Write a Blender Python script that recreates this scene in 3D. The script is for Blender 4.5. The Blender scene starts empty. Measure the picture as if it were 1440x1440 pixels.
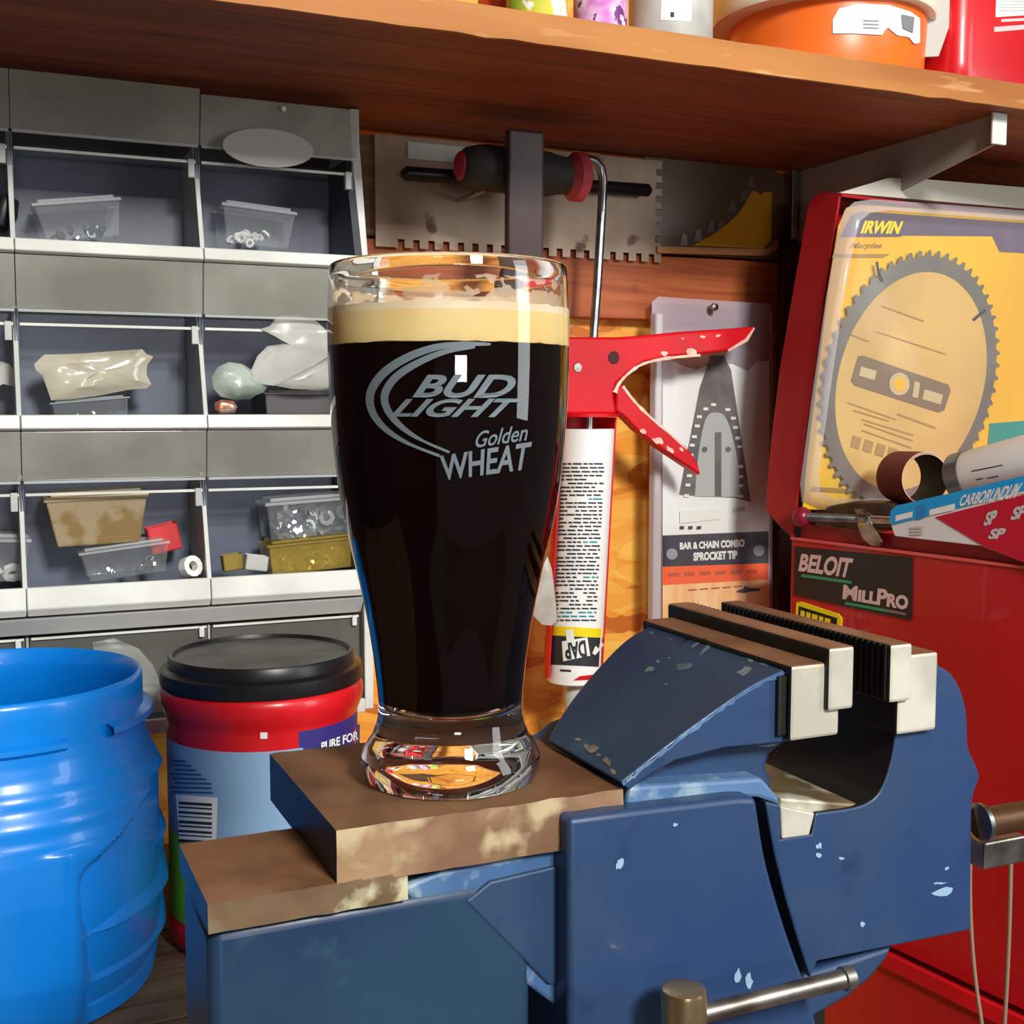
import bpy, bmesh, math, random
from mathutils import Vector, Matrix, Quaternion, noise as mnoise
random.seed(7)
S = bpy.context.scene
COL = S.collection
PI = math.pi

# ------------------------------------------------------------------ camera, world, lights
F = 1700.0
A = math.radians(66)                       # world X runs along the wall, Y into it
EYE = 1.30
PITCH = math.atan(145 / F)
f0 = Vector((math.cos(A), math.sin(A), 0)); RT = Vector((math.sin(A), -math.cos(A), 0)); Z3 = Vector((0, 0, 1))
FW = f0 * math.cos(PITCH) - Z3 * math.sin(PITCH)
UP = Z3 * math.cos(PITCH) + f0 * math.sin(PITCH)
CAM = Vector((0, 0, EYE))
cd = bpy.data.cameras.new('camera'); cam = bpy.data.objects.new('camera', cd); COL.objects.link(cam)
cd.sensor_width = 36; cd.lens = F / 1440 * 36; cd.clip_start = .01; cd.clip_end = 50
cam.matrix_world = Matrix((RT, UP, -FW)).transposed().to_4x4(); cam.location = CAM
S.camera = cam

W = bpy.data.worlds.new('world'); S.world = W; W.use_nodes = True
W.node_tree.nodes['Background'].inputs[0].default_value = (1.0, .97, .93, 1)
W.node_tree.nodes['Background'].inputs[1].default_value = .09

def area(name, loc, target, sx, sy, power, col):
    l = bpy.data.lights.new(name, 'AREA'); l.shape = 'RECTANGLE'; l.size = sx; l.size_y = sy; l.energy = power; l.color = col
    o = bpy.data.objects.new(name, l); COL.objects.link(o); o.location = loc
    o.rotation_euler = (Vector(target) - Vector(loc)).to_track_quat('-Z', 'Y').to_euler()
    return o
area('ceiling_lamp', (.34, -1.2, 2.25), (.3, .6, 1.2), .34, .34, 46, (1, .98, .95))
area('highlight_light', (-.12, -1.1, 1.285), (.15, .4, 1.25), .28, .09, 2.2, (1, .97, .93))  # unseen area light added behind the camera to put a highlight on the glass
area('fluorescent_tube', (1.5, -.65, 1.62), (.3, .5, 1.25), .42, 1.05, 9, (.92, .96, 1))
S.view_settings.view_transform = 'Standard'; S.view_settings.look = 'None'
S.view_settings.exposure = .25; S.view_settings.gamma = 1; S.view_settings.use_curve_mapping = False

# ------------------------------------------------------------------ projection of photo points onto real planes
def ray(px, py): return FW + RT * ((px - 720) / F) - UP * ((py - 720) / F)
def D(px, py, d): return CAM + ray(px, py) * d
def PL(px, py, ax, val):
    r = ray(px, py); return CAM + r * ((val - CAM[ax]) / r[ax])
def PY(px, py, y): return PL(px, py, 1, y)
def PN(px, py, p, n):
    r = ray(px, py); return CAM + r * ((Vector(p) - CAM).dot(n) / r.dot(n))
def onY(y): return lambda a, b: PY(a, b, y)
def onN(p, n): return lambda a, b: PN(a, b, p, n)
def cylhit(px, py, P1, P2, rad):
    d = ray(px, py); ax = (P2 - P1).normalized(); o = CAM - P1
    dd = d - ax * d.dot(ax); oo = o - ax * o.dot(ax)
    a = dd.dot(dd); b = 2 * dd.dot(oo); c = oo.dot(oo) - rad * rad
    q = max(0, b * b - 4 * a * c)
    return CAM + d * ((-b - math.sqrt(q)) / (2 * a))

# ------------------------------------------------------------------ materials
def lin(c): return c / 12.92 if c <= .04045 else ((c + .055) / 1.055) ** 2.4
def rgb(r, g, b): return (lin(r / 255), lin(g / 255), lin(b / 255), 1)
MATS = {}
def mat(name, col, rough=.5, metal=0, col2=None, scale=20, mixlo=.4, mixhi=.6, stretch=None, bump=0, bscale=60, spec=.5, alpha=1,
        trans=0, ior=1.45, coat=0, col3=None, scale3=40, lo3=.6, hi3=.66, emit=None, detail=4, sss=0):
    if name in MATS: return MATS[name]
    m = bpy.data.materials.new(name); m.use_nodes = True; nt = m.node_tree; N = nt.nodes; L = nt.links
    b = N['Principled BSDF']
    b.inputs['Roughness'].default_value = rough; b.inputs['Metallic'].default_value = metal
    b.inputs['Specular IOR Level'].default_value = spec; b.inputs['Alpha'].default_value = alpha
    b.inputs['Transmission Weight'].default_value = trans; b.inputs['IOR'].default_value = ior
    b.inputs['Coat Weight'].default_value = coat
    if sss: b.inputs['Subsurface Weight'].default_value = sss; b.inputs['Subsurface Radius'].default_value = (.01, .006, .003)
    b.inputs['Base Color'].default_value = col
    tc = N.new('ShaderNodeTexCoord'); mp = N.new('ShaderNodeMapping'); L.new(tc.outputs['Object'], mp.inputs[0])
    if stretch: mp.inputs['Scale'].default_value = stretch
    cur = None
    def layer(base, c, sc, lo, hi):
        n = N.new('ShaderNodeTexNoise'); n.inputs['Scale'].default_value = sc; n.inputs['Detail'].default_value = detail
        L.new(mp.outputs[0], n.inputs['Vector'])
        r = N.new('ShaderNodeMapRange'); r.inputs[1].default_value = lo; r.inputs[2].default_value = hi; L.new(n.outputs[0], r.inputs[0])
        x = N.new('ShaderNodeMix'); x.data_type = 'RGBA'; L.new(r.outputs[0], x.inputs[0])
        if isinstance(base, tuple): x.inputs[6].default_value = base
        else: L.new(base, x.inputs[6])
        x.inputs[7].default_value = c
        return x.outputs[2]
    if col2: cur = layer(col, col2, scale, mixlo, mixhi)
    if col3: cur = layer(cur or col, col3, scale3, lo3, hi3)
    if cur: L.new(cur, b.inputs['Base Color'])
    if bump:
        n = N.new('ShaderNodeTexNoise'); n.inputs['Scale'].default_value = bscale; n.inputs['Detail'].default_value = 5
        L.new(mp.outputs[0], n.inputs['Vector'])
        u = N.new('ShaderNodeBump'); u.inputs['Strength'].default_value = bump; u.inputs['Distance'].default_value = .001
        L.new(n.outputs[0], u.inputs['Height']); L.new(u.outputs[0], b.inputs['Normal'])
    MATS[name] = m
    return m

def wood(name, c1, c2, c3, axis='X', dist=3.0):
    """plank wood: stretched rings plus fibre"""
    if name in MATS: return MATS[name]
    m = bpy.data.materials.new(name); m.use_nodes = True; nt = m.node_tree; N = nt.nodes; L = nt.links
    b = N['Principled BSDF']; b.inputs['Roughness'].default_value = .62
    tc = N.new('ShaderNodeTexCoord'); mp = N.new('ShaderNodeMapping'); L.new(tc.outputs['Object'], mp.inputs[0])
    mp.inputs['Scale'].default_value = (1.2, 16, 16) if axis == 'X' else (16, 1.2, 16)
    n = N.new('ShaderNodeTexNoise'); n.inputs['Scale'].default_value = 2.5; n.inputs['Detail'].default_value = 6; n.inputs['Distortion'].default_value = dist
    L.new(mp.outputs[0], n.inputs['Vector'])
    cr = N.new('ShaderNodeValToRGB'); e = cr.color_ramp.elements
    e[0].position = .3; e[0].color = c3; e[1].position = .7; e[1].color = c1; k = cr.color_ramp.elements.new(.5); k.color = c2
    L.new(n.outputs[0], cr.inputs[0]); L.new(cr.outputs[0], b.inputs['Base Color'])
    u = N.new('ShaderNodeBump'); u.inputs['Strength'].default_value = .25; u.inputs['Distance'].default_value = .001
    L.new(n.outputs[0], u.inputs['Height']); L.new(u.outputs[0], b.inputs['Normal'])
    MATS[name] = m; return m

def osb(name):
    m = bpy.data.materials.new(name); m.use_nodes = True; nt = m.node_tree; N = nt.nodes; L = nt.links
    b = N['Principled BSDF']; b.inputs['Roughness'].default_value = .6
    tc = N.new('ShaderNodeTexCoord')
    nz = N.new('ShaderNodeTexNoise'); nz.inputs['Scale'].default_value = 9; L.new(tc.outputs['Object'], nz.inputs['Vector'])
    ad = N.new('ShaderNodeVectorMath'); ad.operation = 'MULTIPLY_ADD'; ad.inputs[1].default_value = (.05, .05, .05)
    L.new(nz.outputs['Color'], ad.inputs[0]); L.new(tc.outputs['Object'], ad.inputs[2])
    mp = N.new('ShaderNodeMapping'); mp.inputs['Rotation'].default_value = (0, .5, 0); mp.inputs['Scale'].default_value = (30, 6, 70)
    L.new(ad.outputs[0], mp.inputs[0])
    v = N.new('ShaderNodeTexVoronoi'); v.inputs['Scale'].default_value = 1.0; L.new(mp.outputs[0], v.inputs['Vector'])
    mp2 = N.new('ShaderNodeMapping'); mp2.inputs['Rotation'].default_value = (0, -.7, 0); mp2.inputs['Scale'].default_value = (22, 6, 60)
    L.new(ad.outputs[0], mp2.inputs[0])
    v2 = N.new('ShaderNodeTexVoronoi'); v2.inputs['Scale'].default_value = 1.0; L.new(mp2.outputs[0], v2.inputs['Vector'])
    sp = N.new('ShaderNodeSeparateColor'); L.new(v.outputs['Color'], sp.inputs[0])
    sp2 = N.new('ShaderNodeSeparateColor'); L.new(v2.outputs['Color'], sp2.inputs[0])
    mm = N.new('ShaderNodeMath'); mm.operation = 'MULTIPLY_ADD'; mm.inputs[1].default_value = .5
    L.new(sp.outputs[0], mm.inputs[0]); h = N.new('ShaderNodeMath'); h.operation = 'MULTIPLY'; h.inputs[1].default_value = .5
    L.new(sp2.outputs[1], h.inputs[0]); L.new(h.outputs[0], mm.inputs[2])
    cr = N.new('ShaderNodeValToRGB'); e = cr.color_ramp.elements
    e[0].position = .08; e[0].color = rgb(196, 104, 30); e[1].position = .85; e[1].color = rgb(252, 194, 84)
    k = cr.color_ramp.elements.new(.3); k.color = rgb(238, 154, 44)
    L.new(mm.outputs[0], cr.inputs[0]); L.new(cr.outputs[0], b.inputs['Base Color'])
    u = N.new('ShaderNodeBump'); u.inputs['Strength'].default_value = .5; u.inputs['Distance'].default_value = .001
    L.new(mm.outputs[0], u.inputs['Height']); L.new(u.outputs[0], b.inputs['Normal'])
    MATS[name] = m; return m

M = mat
m_white = M('white plastic', rgb(226, 228, 220), .35, col2=rgb(205, 206, 196), scale=14)
m_greyp = M('grey plastic', rgb(196, 198, 192), .4, col2=rgb(176, 178, 172), scale=10)
m_slate = M('slate grey plastic', rgb(98, 106, 122), .4, col2=rgb(84, 90, 104), scale=8)
m_darkp = M('dark grey plastic', rgb(62, 66, 70), .4)
m_lid = M('smoky clear plastic', rgb(196, 196, 184), .14, col2=rgb(160, 158, 146), scale=9, alpha=.44, spec=.6, bump=.2, bscale=12)
m_clear = M('clear plastic', rgb(216, 224, 226), .06, alpha=.13, spec=1, bump=.5, bscale=45)
m_clearrim = M('clear plastic rim', rgb(222, 228, 228), .12, alpha=.42, spec=.9)
m_blister = M('blister plastic', rgb(235, 238, 242), .05, alpha=.07, spec=1, bump=.5, bscale=22)
m_blisteredge = M('blister plastic edge', rgb(216, 212, 214), .1, alpha=.5, spec=.9)
m_black = M('black plastic', rgb(24, 25, 27), .35)
m_blackm = M('matt black', rgb(20, 20, 20), .7)
m_chrome = M('zinc plated steel', rgb(196, 200, 200), .28, 1, col2=rgb(150, 154, 156), scale=50)
m_steel = M('bare steel', rgb(176, 172, 164), .38, 1, col2=rgb(120, 112, 104), scale=40, bump=.2)
m_blue = M('worn blue enamel', rgb(30, 56, 98), .45, col2=rgb(42, 64, 92), scale=14, mixlo=.36, mixhi=.66,
           col3=rgb(26, 44, 78), scale3=42, lo3=.6, hi3=.76, bump=.25, bscale=35, coat=.1)
m_navy = M('dark and shaded blue enamel', rgb(26, 48, 76), .34, col2=rgb(38, 62, 86), scale=8, col3=rgb(50, 76, 96), scale3=30, lo3=.66, hi3=.76, bump=.3, bscale=30)
m_bluewear = M('scuffed blue enamel', rgb(88, 120, 156), .45, col2=rgb(62, 94, 136), scale=18, col3=rgb(134, 156, 168), scale3=60, lo3=.56, hi3=.66)
m_rust = M('brown patina steel', rgb(116, 80, 54), .5, .15, col2=rgb(90, 60, 40), scale=26, col3=rgb(138, 104, 74), scale3=12, lo3=.55, hi3=.72, bump=.25, bscale=70)
m_rawedge = M('tan worn casting', rgb(150, 120, 90), .6, .1, col2=rgb(118, 88, 64), scale=24, mixlo=.4, mixhi=.55, col3=rgb(176, 158, 124), scale3=42, lo3=.54, hi3=.62, bump=1, bscale=55)
m_yellowedge = M('pale worn casting', rgb(146, 132, 102), .6, .1, col2=rgb(104, 82, 58), scale=14, mixlo=.45, mixhi=.55, col3=rgb(186, 180, 146), scale3=60, lo3=.55, hi3=.65, bump=1, bscale=60)
m_jaw = M('ground jaw steel', rgb(196, 192, 178), .5, .15, col2=rgb(172, 168, 154), scale=28, col3=rgb(206, 176, 120), scale3=40, lo3=.64, hi3=.72, bump=.4, bscale=70)
m_jawtop = M('brown jaw top', rgb(136, 100, 74), .5, .2, col2=rgb(112, 76, 54), scale=30, bump=.3)
m_oilshade = M('oily and shaded dark casting', rgb(22, 22, 18), .5, bump=.4)  # real oil on the jaws, painted shade in the gaps
m_brass = M('brassy steel', rgb(186, 160, 120), .26, .9, col2=rgb(150, 124, 86), scale=40, bump=.3)
m_brownrod = M('browned steel', rgb(96, 68, 46), .35, .6, col2=rgb(70, 46, 30), scale=20)
m_red = M('red enamel', rgb(196, 26, 32), .35, col2=rgb(180, 20, 26), scale=5, coat=.3)
m_redb = M('bright red paint', rgb(222, 18, 32), .42, col2=rgb(200, 16, 28), scale=12, spec=.35)
m_redlid = M('dark red enamel', rgb(168, 24, 30), .4, col2=rgb(150, 20, 26), scale=6)
m_redcan = M('red plastic', rgb(214, 24, 34), .32, col2=rgb(196, 18, 28), scale=6, coat=.2)
m_chip = M('chipped paint primer', rgb(240, 176, 160), .6, col2=rgb(232, 206, 186), scale=80)
m_jug = M('blue plastic', rgb(6, 130, 224), .3, col2=rgb(4, 120, 214), scale=5, coat=.25)
m_cream = M('white paper', rgb(240, 240, 232), .5)
m_ink = M('dark ink', rgb(44, 48, 52), .6)
m_teal = M('teal ink', rgb(20, 150, 160), .6)
m_yel = M('yellow ink', rgb(246, 220, 20), .45)
m_green = M('green ink', rgb(120, 190, 40), .5)
m_navyink = M('navy ink', rgb(52, 44, 120), .5)
m_ltblue = M('pale blue label', rgb(140, 176, 208), .4, col2=rgb(120, 152, 186), scale=8)
m_cyan = M('cyan card', rgb(14, 158, 226), .4)
m_crim = M('crimson card', rgb(196, 14, 50), .4)
m_card = M('yellow card', rgb(246, 196, 40), .45, col2=rgb(238, 180, 36), scale=5)
m_tan = M('tan printed disc', rgb(226, 186, 110), .4, col2=rgb(206, 170, 104), scale=7)
m_lilac = M('violet grey card', rgb(112, 98, 128), .45, col2=rgb(96, 84, 110), scale=14)
m_ochre = M('ochre ink', rgb(168, 128, 60), .5)
m_blade = M('saw blade steel', rgb(156, 154, 150), .35, .5, col2=rgb(132, 130, 128), scale=10)
m_wp = wood('orange stained plank', rgb(186, 98, 46), rgb(168, 84, 38), rgb(140, 62, 28))
m_wp2 = wood('brown plank', rgb(130, 96, 66), rgb(112, 78, 52), rgb(88, 56, 36))
m_shelf = wood('shelf board wood', rgb(158, 80, 32), rgb(142, 68, 26), rgb(108, 50, 18), dist=2)
m_shelfedge = M('sawn shelf edge', rgb(186, 122, 58), .65, col2=rgb(160, 96, 42), scale=9, stretch=(.3, 1, 2), col3=rgb(206, 154, 98), scale3=40, lo3=.6, hi3=.7, bump=.5, bscale=60)
m_osb = osb('oriented strand board')
m_bench = wood('bench wood', rgb(140, 116, 90), rgb(120, 96, 72), rgb(92, 70, 50))
m_trowel = M('old trowel steel', rgb(172, 150, 128), .45, .35, col2=rgb(140, 118, 98), scale=9, col3=rgb(96, 70, 52), scale3=28, lo3=.64, hi3=.7, bump=.3)
m_pink = M('red rubber', rgb(214, 92, 94), .6, col2=rgb(180, 60, 66), scale=20)
m_mallet = M('dark green rubber', rgb(44, 46, 40), .7)
m_handle = M('dark brown painted steel', rgb(72, 56, 54), .4, .1, col2=rgb(60, 44, 42), scale=20, col3=rgb(130, 114, 104), scale3=60, lo3=.68, hi3=.72)
m_bag = M('milky plastic film', rgb(214, 214, 206), .3, alpha=.72, col2=rgb(190, 190, 180), scale=18, bump=.6, bscale=40)
m_wrap = M('creamy plastic film', rgb(206, 200, 180), .15, alpha=.9, col2=rgb(180, 172, 150), scale=14, bump=1.0, bscale=30, spec=.9)

# ------------------------------------------------------------------ scene object helpers
def prop(o, label=None, cat=None, group=None, kind=None):
    if label: o['label'] = label
    if cat: o['category'] = cat
    if group: o['group'] = group
    if kind: o['kind'] = kind
    return o
def thing(name, label, cat, loc, group=None):
    o = bpy.data.objects.new(name, None); COL.objects.link(o); o.location = loc; o.empty_display_size = .02
    return prop(o, label, cat, group)
def rootloc(o):
    v = Vector((0, 0, 0))
    while o is not None: v = v + Vector(o.location); o = o.parent
    return v

class MB:
    def __init__(s): s.v = []; s.f = []; s.m = []
    def add(s, vs, fs, mi=0):
        b = len(s.v); s.v += [Vector(x) for x in vs]; s.f += [[b + i for i in f] for f in fs]; s.m += [mi] * len(fs); return s
    def box(s, x0, x1, y0, y1, z0, z1, mi=0, fn=None):
        vs = [Vector((x, y, z)) for z in (z0, z1) for y in (y0, y1) for x in (x0, x1)]
        if fn: vs = [fn(v) for v in vs]
        return s.add(vs, [(0, 2, 3, 1), (4, 5, 7, 6), (0, 1, 5, 4), (2, 6, 7, 3), (0, 4, 6, 2), (1, 3, 7, 5)], mi)
    def prism(s, poly, vec, mi=0, mside=None, mback=None):
        """front polygon (world points), extruded along vec"""
        n = len(poly); vec = Vector(vec); P = [Vector(p) for p in poly]
        nr = Vector((0, 0, 0))
        for i in range(n): nr += P[i].cross(P[(i + 1) % n])
        if nr.dot(vec) > 0: P.reverse()
        s.add(P + [p + vec for p in P], [list(range(n))], mi)
        b = len(s.v) - 2 * n
        s.f.append([b + n + i for i in reversed(range(n))]); s.m.append(mi if mback is None else mback)
        for i in range(n):
            j = (i + 1) % n; s.f.append([b + i, b + n + i, b + n + j, b + j]); s.m.append(mi if mside is None else mside)
        return s
    def lathe(s, prof, c, seg=48, mi=0, ax=None, close=False, a0=0, a1=2 * PI):
        """prof: (r, h) ; axis through c along ax"""
        ax = Vector(ax or (0, 0, 1)).normalized(); c = Vector(c)
        u = ax.orthogonal().normalized() if abs(ax.z) < .99 else Vector((1, 0, 0)); w = ax.cross(u)
        full = abs(a1 - a0 - 2 * PI) < 1e-6; n = seg if full else seg + 1; b = len(s.v)
        for r, h in prof:
            for i in range(n):
                t = a0 + (a1 - a0) * i / seg; s.v.append(c + ax * h + (u * math.cos(t) + w * math.sin(t)) * r)
        k = len(prof)
        for j in range(k if close else k - 1):
            j2 = (j + 1) % k
            for i in range(seg):
                i2 = (i + 1) % n; s.f.append([b + j * n + i, b + j * n + i2, b + j2 * n + i2, b + j2 * n + i]); s.m.append(mi)
        if full and not close:
            if prof[0][0] > 1e-6: s.f.append([b + i for i in reversed(range(n))]); s.m.append(mi)
            if prof[-1][0] > 1e-6: s.f.append([b + (k - 1) * n + i for i in range(n)]); s.m.append(mi)
        return s
    def tube(s, path, r, seg=12, mi=0):
        path = [Vector(p) for p in path]; b = len(s.v); n = len(path); prev = None
        for k, p in enumerate(path):
            t = (path[min(k + 1, n - 1)] - path[max(k - 1, 0)]).normalized()
            if prev is None: u = t.orthogonal().normalized()
            else: u = (prev - t * prev.dot(t)).normalized()
            prev = u; w = t.cross(u); rr = r[k] if isinstance(r, (list, tuple)) else r
            for i in range(seg):
                a = 2 * PI * i / seg; s.v.append(p + (u * math.cos(a) + w * math.sin(a)) * rr)
        for k in range(n - 1):
            for i in range(seg):
                i2 = (i + 1) % seg; s.f.append([b + k * seg + i, b + k * seg + i2, b + (k + 1) * seg + i2, b + (k + 1) * seg + i]); s.m.append(mi)
        s.f.append([b + i for i in reversed(range(seg))]); s.m.append(mi)
        s.f.append([b + (n - 1) * seg + i for i in range(seg)]); s.m.append(mi)
        return s
    def quad(s, a, b, c, d, mi=0): return s.add([a, b, c, d], [(0, 1, 2, 3)], mi)
    def build(s, name, mats, parent=None, smooth=0, bevel=0, bseg=2, label=None, cat=None, group=None, kind=None, sub=0, solid=0):
        if not isinstance(mats, (list, tuple)): mats = [mats]
        if parent is not None: off = rootloc(parent)
        else:
            lo = Vector([min(v[i] for v in s.v) for i in range(3)]); hi = Vector([max(v[i] for v in s.v) for i in range(3)])
            off = Vector(((lo.x + hi.x) / 2, (lo.y + hi.y) / 2, lo.z))
        me = bpy.data.meshes.new(name); me.from_pydata([v - off for v in s.v], [], s.f); me.update()
        for m in mats: me.materials.append(m)
        me.polygons.foreach_set('material_index', s.m)
        bm = bmesh.new(); bm.from_mesh(me); bmesh.ops.recalc_face_normals(bm, faces=bm.faces); bm.to_mesh(me); bm.free()
        if smooth:
            me.polygons.foreach_set('use_smooth', [True] * len(me.polygons)); me.set_sharp_from_angle(angle=math.radians(smooth))
        o = bpy.data.objects.new(name, me); COL.objects.link(o)
        if parent is None: o.location = off
        else: o.parent = parent
        if solid:
            q = o.modifiers.new('solid', 'SOLIDIFY'); q.thickness = solid; q.offset = 0
        if bevel:
            q = o.modifiers.new('bevel', 'BEVEL'); q.width = bevel; q.segments = bseg; q.limit_method = 'ANGLE'; q.angle_limit = math.radians(35)
            q.harden_normals = False
        if sub:
            q = o.modifiers.new('sub', 'SUBSURF'); q.levels = sub; q.render_levels = sub
        return prop(o, label, cat, group, kind)

def bez(pts, n=8):
    """smooth closed/open curve through pts (Catmull-Rom), 2D"""
    out = []; k = len(pts)
    for i in range(k - 1):
        p0 = pts[max(i - 1, 0)]; p1 = pts[i]; p2 = pts[i + 1]; p3 = pts[min(i + 2, k - 1)]
        for j in range(n):
            t = j / n; t2 = t * t; t3 = t2 * t
            out.append(tuple(.5 * ((2 * p1[a]) + (-p0[a] + p2[a]) * t + (2 * p0[a] - 5 * p1[a] + 4 * p2[a] - p3[a]) * t2 + (-p0[a] + 3 * p1[a] - 3 * p2[a] + p3[a]) * t3) for a in range(len(p1))))
    out.append(tuple(pts[-1])); return out

def text2d(s, bold=.02, shear=0, smallcaps=False, spacing=1):
    cu = bpy.data.curves.new('txt', 'FONT'); cu.body = s; cu.offset = bold; cu.shear = shear; cu.space_character = spacing; cu.resolution_u = 4
    ob = bpy.data.objects.new('txt', cu)
    if smallcaps:
        for c in cu.body_format: c.use_small_caps = True
        cu.small_caps_scale = .75
    COL.objects.link(ob); dg = bpy.context.evaluated_depsgraph_get(); me = bpy.data.meshes.new_from_object(ob.evaluated_get(dg))
    vs = [v.co.to_2d() for v in me.vertices]; fs = [list(p.vertices) for p in me.polygons]
    bpy.data.objects.remove(ob); bpy.data.curves.remove(cu); bpy.data.meshes.remove(me)
    x0 = min(v.x for v in vs); x1 = max(v.x for v in vs); y0 = min(v.y for v in vs); y1 = max(v.y for v in vs)
    return [((v.x - x0) / (x1 - x0), (v.y - y0) / (y1 - y0)) for v in vs], fs
def text_on(mb, s, quad, fn, mi=0, **kw):
    """text filling the photo quad TL,TR,BR,BL, laid on the surface fn"""
    vs, fs = text2d(s, **kw); TL, TR, BR, BL = quad; out = []
    for u, v in vs:
        tx = TL[0] + (TR[0] - TL[0]) * u; ty = TL[1] + (TR[1] - TL[1]) * u
        bx = BL[0] + (BR[0] - BL[0]) * u; by = BL[1] + (BR[1] - BL[1]) * u
        out.append(fn(bx + (tx - bx) * v, by + (ty - by) * v))
    return mb.add(out, fs, mi)
def strip(mb, pts, w, fn, mi=0):
    """ribbon along photo points with width w (px)"""
    b = len(mb.v); n = len(pts)
    for i in range(n):
        p = pts[i]; a = pts[max(i - 1, 0)]; c = pts[min(i + 1, n - 1)]
        d = Vector((c[0] - a[0], c[1] - a[1])).normalized(); q = Vector((-d.y, d.x)); ww = (w[i] if isinstance(w, list) else w) / 2
        mb.v.append(Vector(fn(p[0] + q.x * ww, p[1] + q.y * ww))); mb.v.append(Vector(fn(p[0] - q.x * ww, p[1] - q.y * ww)))
    for i in range(n - 1): mb.f.append([b + 2 * i, b + 2 * i + 1, b + 2 * i + 3, b + 2 * i + 2]); mb.m.append(mi)
    return mb
def patch(mb, quad, fn, nx=12, ny=6, mi=0):
    TL, TR, BR, BL = quad; b = len(mb.v)
    for j in range(ny + 1):
        v = j / ny
        for i in range(nx + 1):
            u = i / nx
            mb.v.append(Vector(fn((TL[0] * (1 - u) + TR[0] * u) * (1 - v) + (BL[0] * (1 - u) + BR[0] * u) * v, (TL[1] * (1 - u) + TR[1] * u) * (1 - v) + (BL[1] * (1 - u) + BR[1] * u) * v)))
    for j in range(ny):
        for i in range(nx):
            a = b + j * (nx + 1) + i; mb.f.append([a, a + 1, a + nx + 2, a + nx + 1]); mb.m.append(mi)
    return mb
def off(fn, d):
    """surface fn moved d towards the viewer side"""
    def g(a, b):
        p = fn(a, b); return p - (p - CAM).normalized() * d
    return g
def P(poly, fn): return [fn(*p) for p in poly]
def rrect(x0, x1, y0, y1, r, n=4):
    out = []
    for cx, cy, a in ((x1 - r, y1 - r, 0), (x0 + r, y1 - r, 90), (x0 + r, y0 + r, 180), (x1 - r, y0 + r, 270)):
        for i in range(n + 1):
            t = math.radians(a + 90 * i / n); out.append((cx + r * math.cos(t), cy + r * math.sin(t)))
    return out

YW = 1.06
SHZ = 1.547
# ------------------------------------------------------------------ the setting: wall, planks, bench
MB().box(-1.42, -1.4, -1.9, YW + .04, -.1, 2.45).build('wall_left', M('dark wall paint', rgb(60, 44, 40), .8), kind='structure')
MB().box(-1.4, 2.2, YW + .02, YW + .04, -.1, 2.4).build('wall_back', m_osb, kind='structure')
wall_o = bpy.data.objects['wall_back']
MB().box(-1.39, -.13, YW + .001, YW + .0195, -.09, 1.5).build('reflection_panel', M('dark brown panel', rgb(58, 34, 28), .6, col2=rgb(44, 26, 22), scale=4), wall_o)  # unseen dark panel, added like the left wall to darken the glass reflection
# floor
MB().box(-1.4, 2.2, -1.9, YW + .04, 2.45, 2.5).build('ceiling', M('ceiling board', rgb(150, 140, 124), .8), kind='structure')
MB().box(-.9, 2.2, -1.9, YW + .04, -.14, -.1).build('floor', M('concrete', rgb(120, 116, 108), .8, bump=.4), kind='structure')
# planks nailed over the sheet, children of the wall
zb0 = PY(900, 449, YW)[2]; zb1 = PY(900, 356, YW)[2]
pl = MB().box(.28, 1.6, YW, YW + .0195, zb0, zb1 - .001).build('plank', m_wp, wall_o, bevel=.0015)
kn = MB().lathe([(.0001, -.0004), (.004, -.0004), (.0045, .0)], PY(893, 405, YW), ax=(0, -1, 0), seg=14).build('knot_hole', m_oilshade, pl)
MB().box(.28, 1.6, YW, YW + .0195, zb1 + .001, 1.545).build('plank', m_wp2, wall_o, bevel=.0015)
MB().box(-.125, .278, YW, YW + .0195, zb1 + .001, 1.545).build('plank', m_wp2, wall_o, bevel=.0015)
# dark strip painting in the shade between the blister pack and the tool chest
MB().box(.776, .90, YW - .0125, YW - .0005, .9, 1.474).build('shade_strip', M('shade brown', rgb(70, 34, 16), .6, col2=rgb(48, 24, 12), scale=12), wall_o, bevel=.001)

BZ = .925
wb = thing('workbench', 'worn brown wooden bench top that carries the blue jug, the red canister and the vise', 'workbench', (.0, .7, .0))
ys = [.20, .335, .47, .605, .74, .875, 1.055]
for i in range(len(ys) - 1):
    MB().box(-.7, .30, ys[i] + .001, ys[i + 1] - .001, BZ - .04, BZ - .0002 * (i % 2)).build('plank', m_bench, wb, bevel=.0015)
for x in (-.6, .24):
    for y in (.26, .98): MB().box(x - .04, x + .04, y - .04, y + .04, -.1, BZ - .0405).build('leg', m_bench, wb, bevel=.002)

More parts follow.
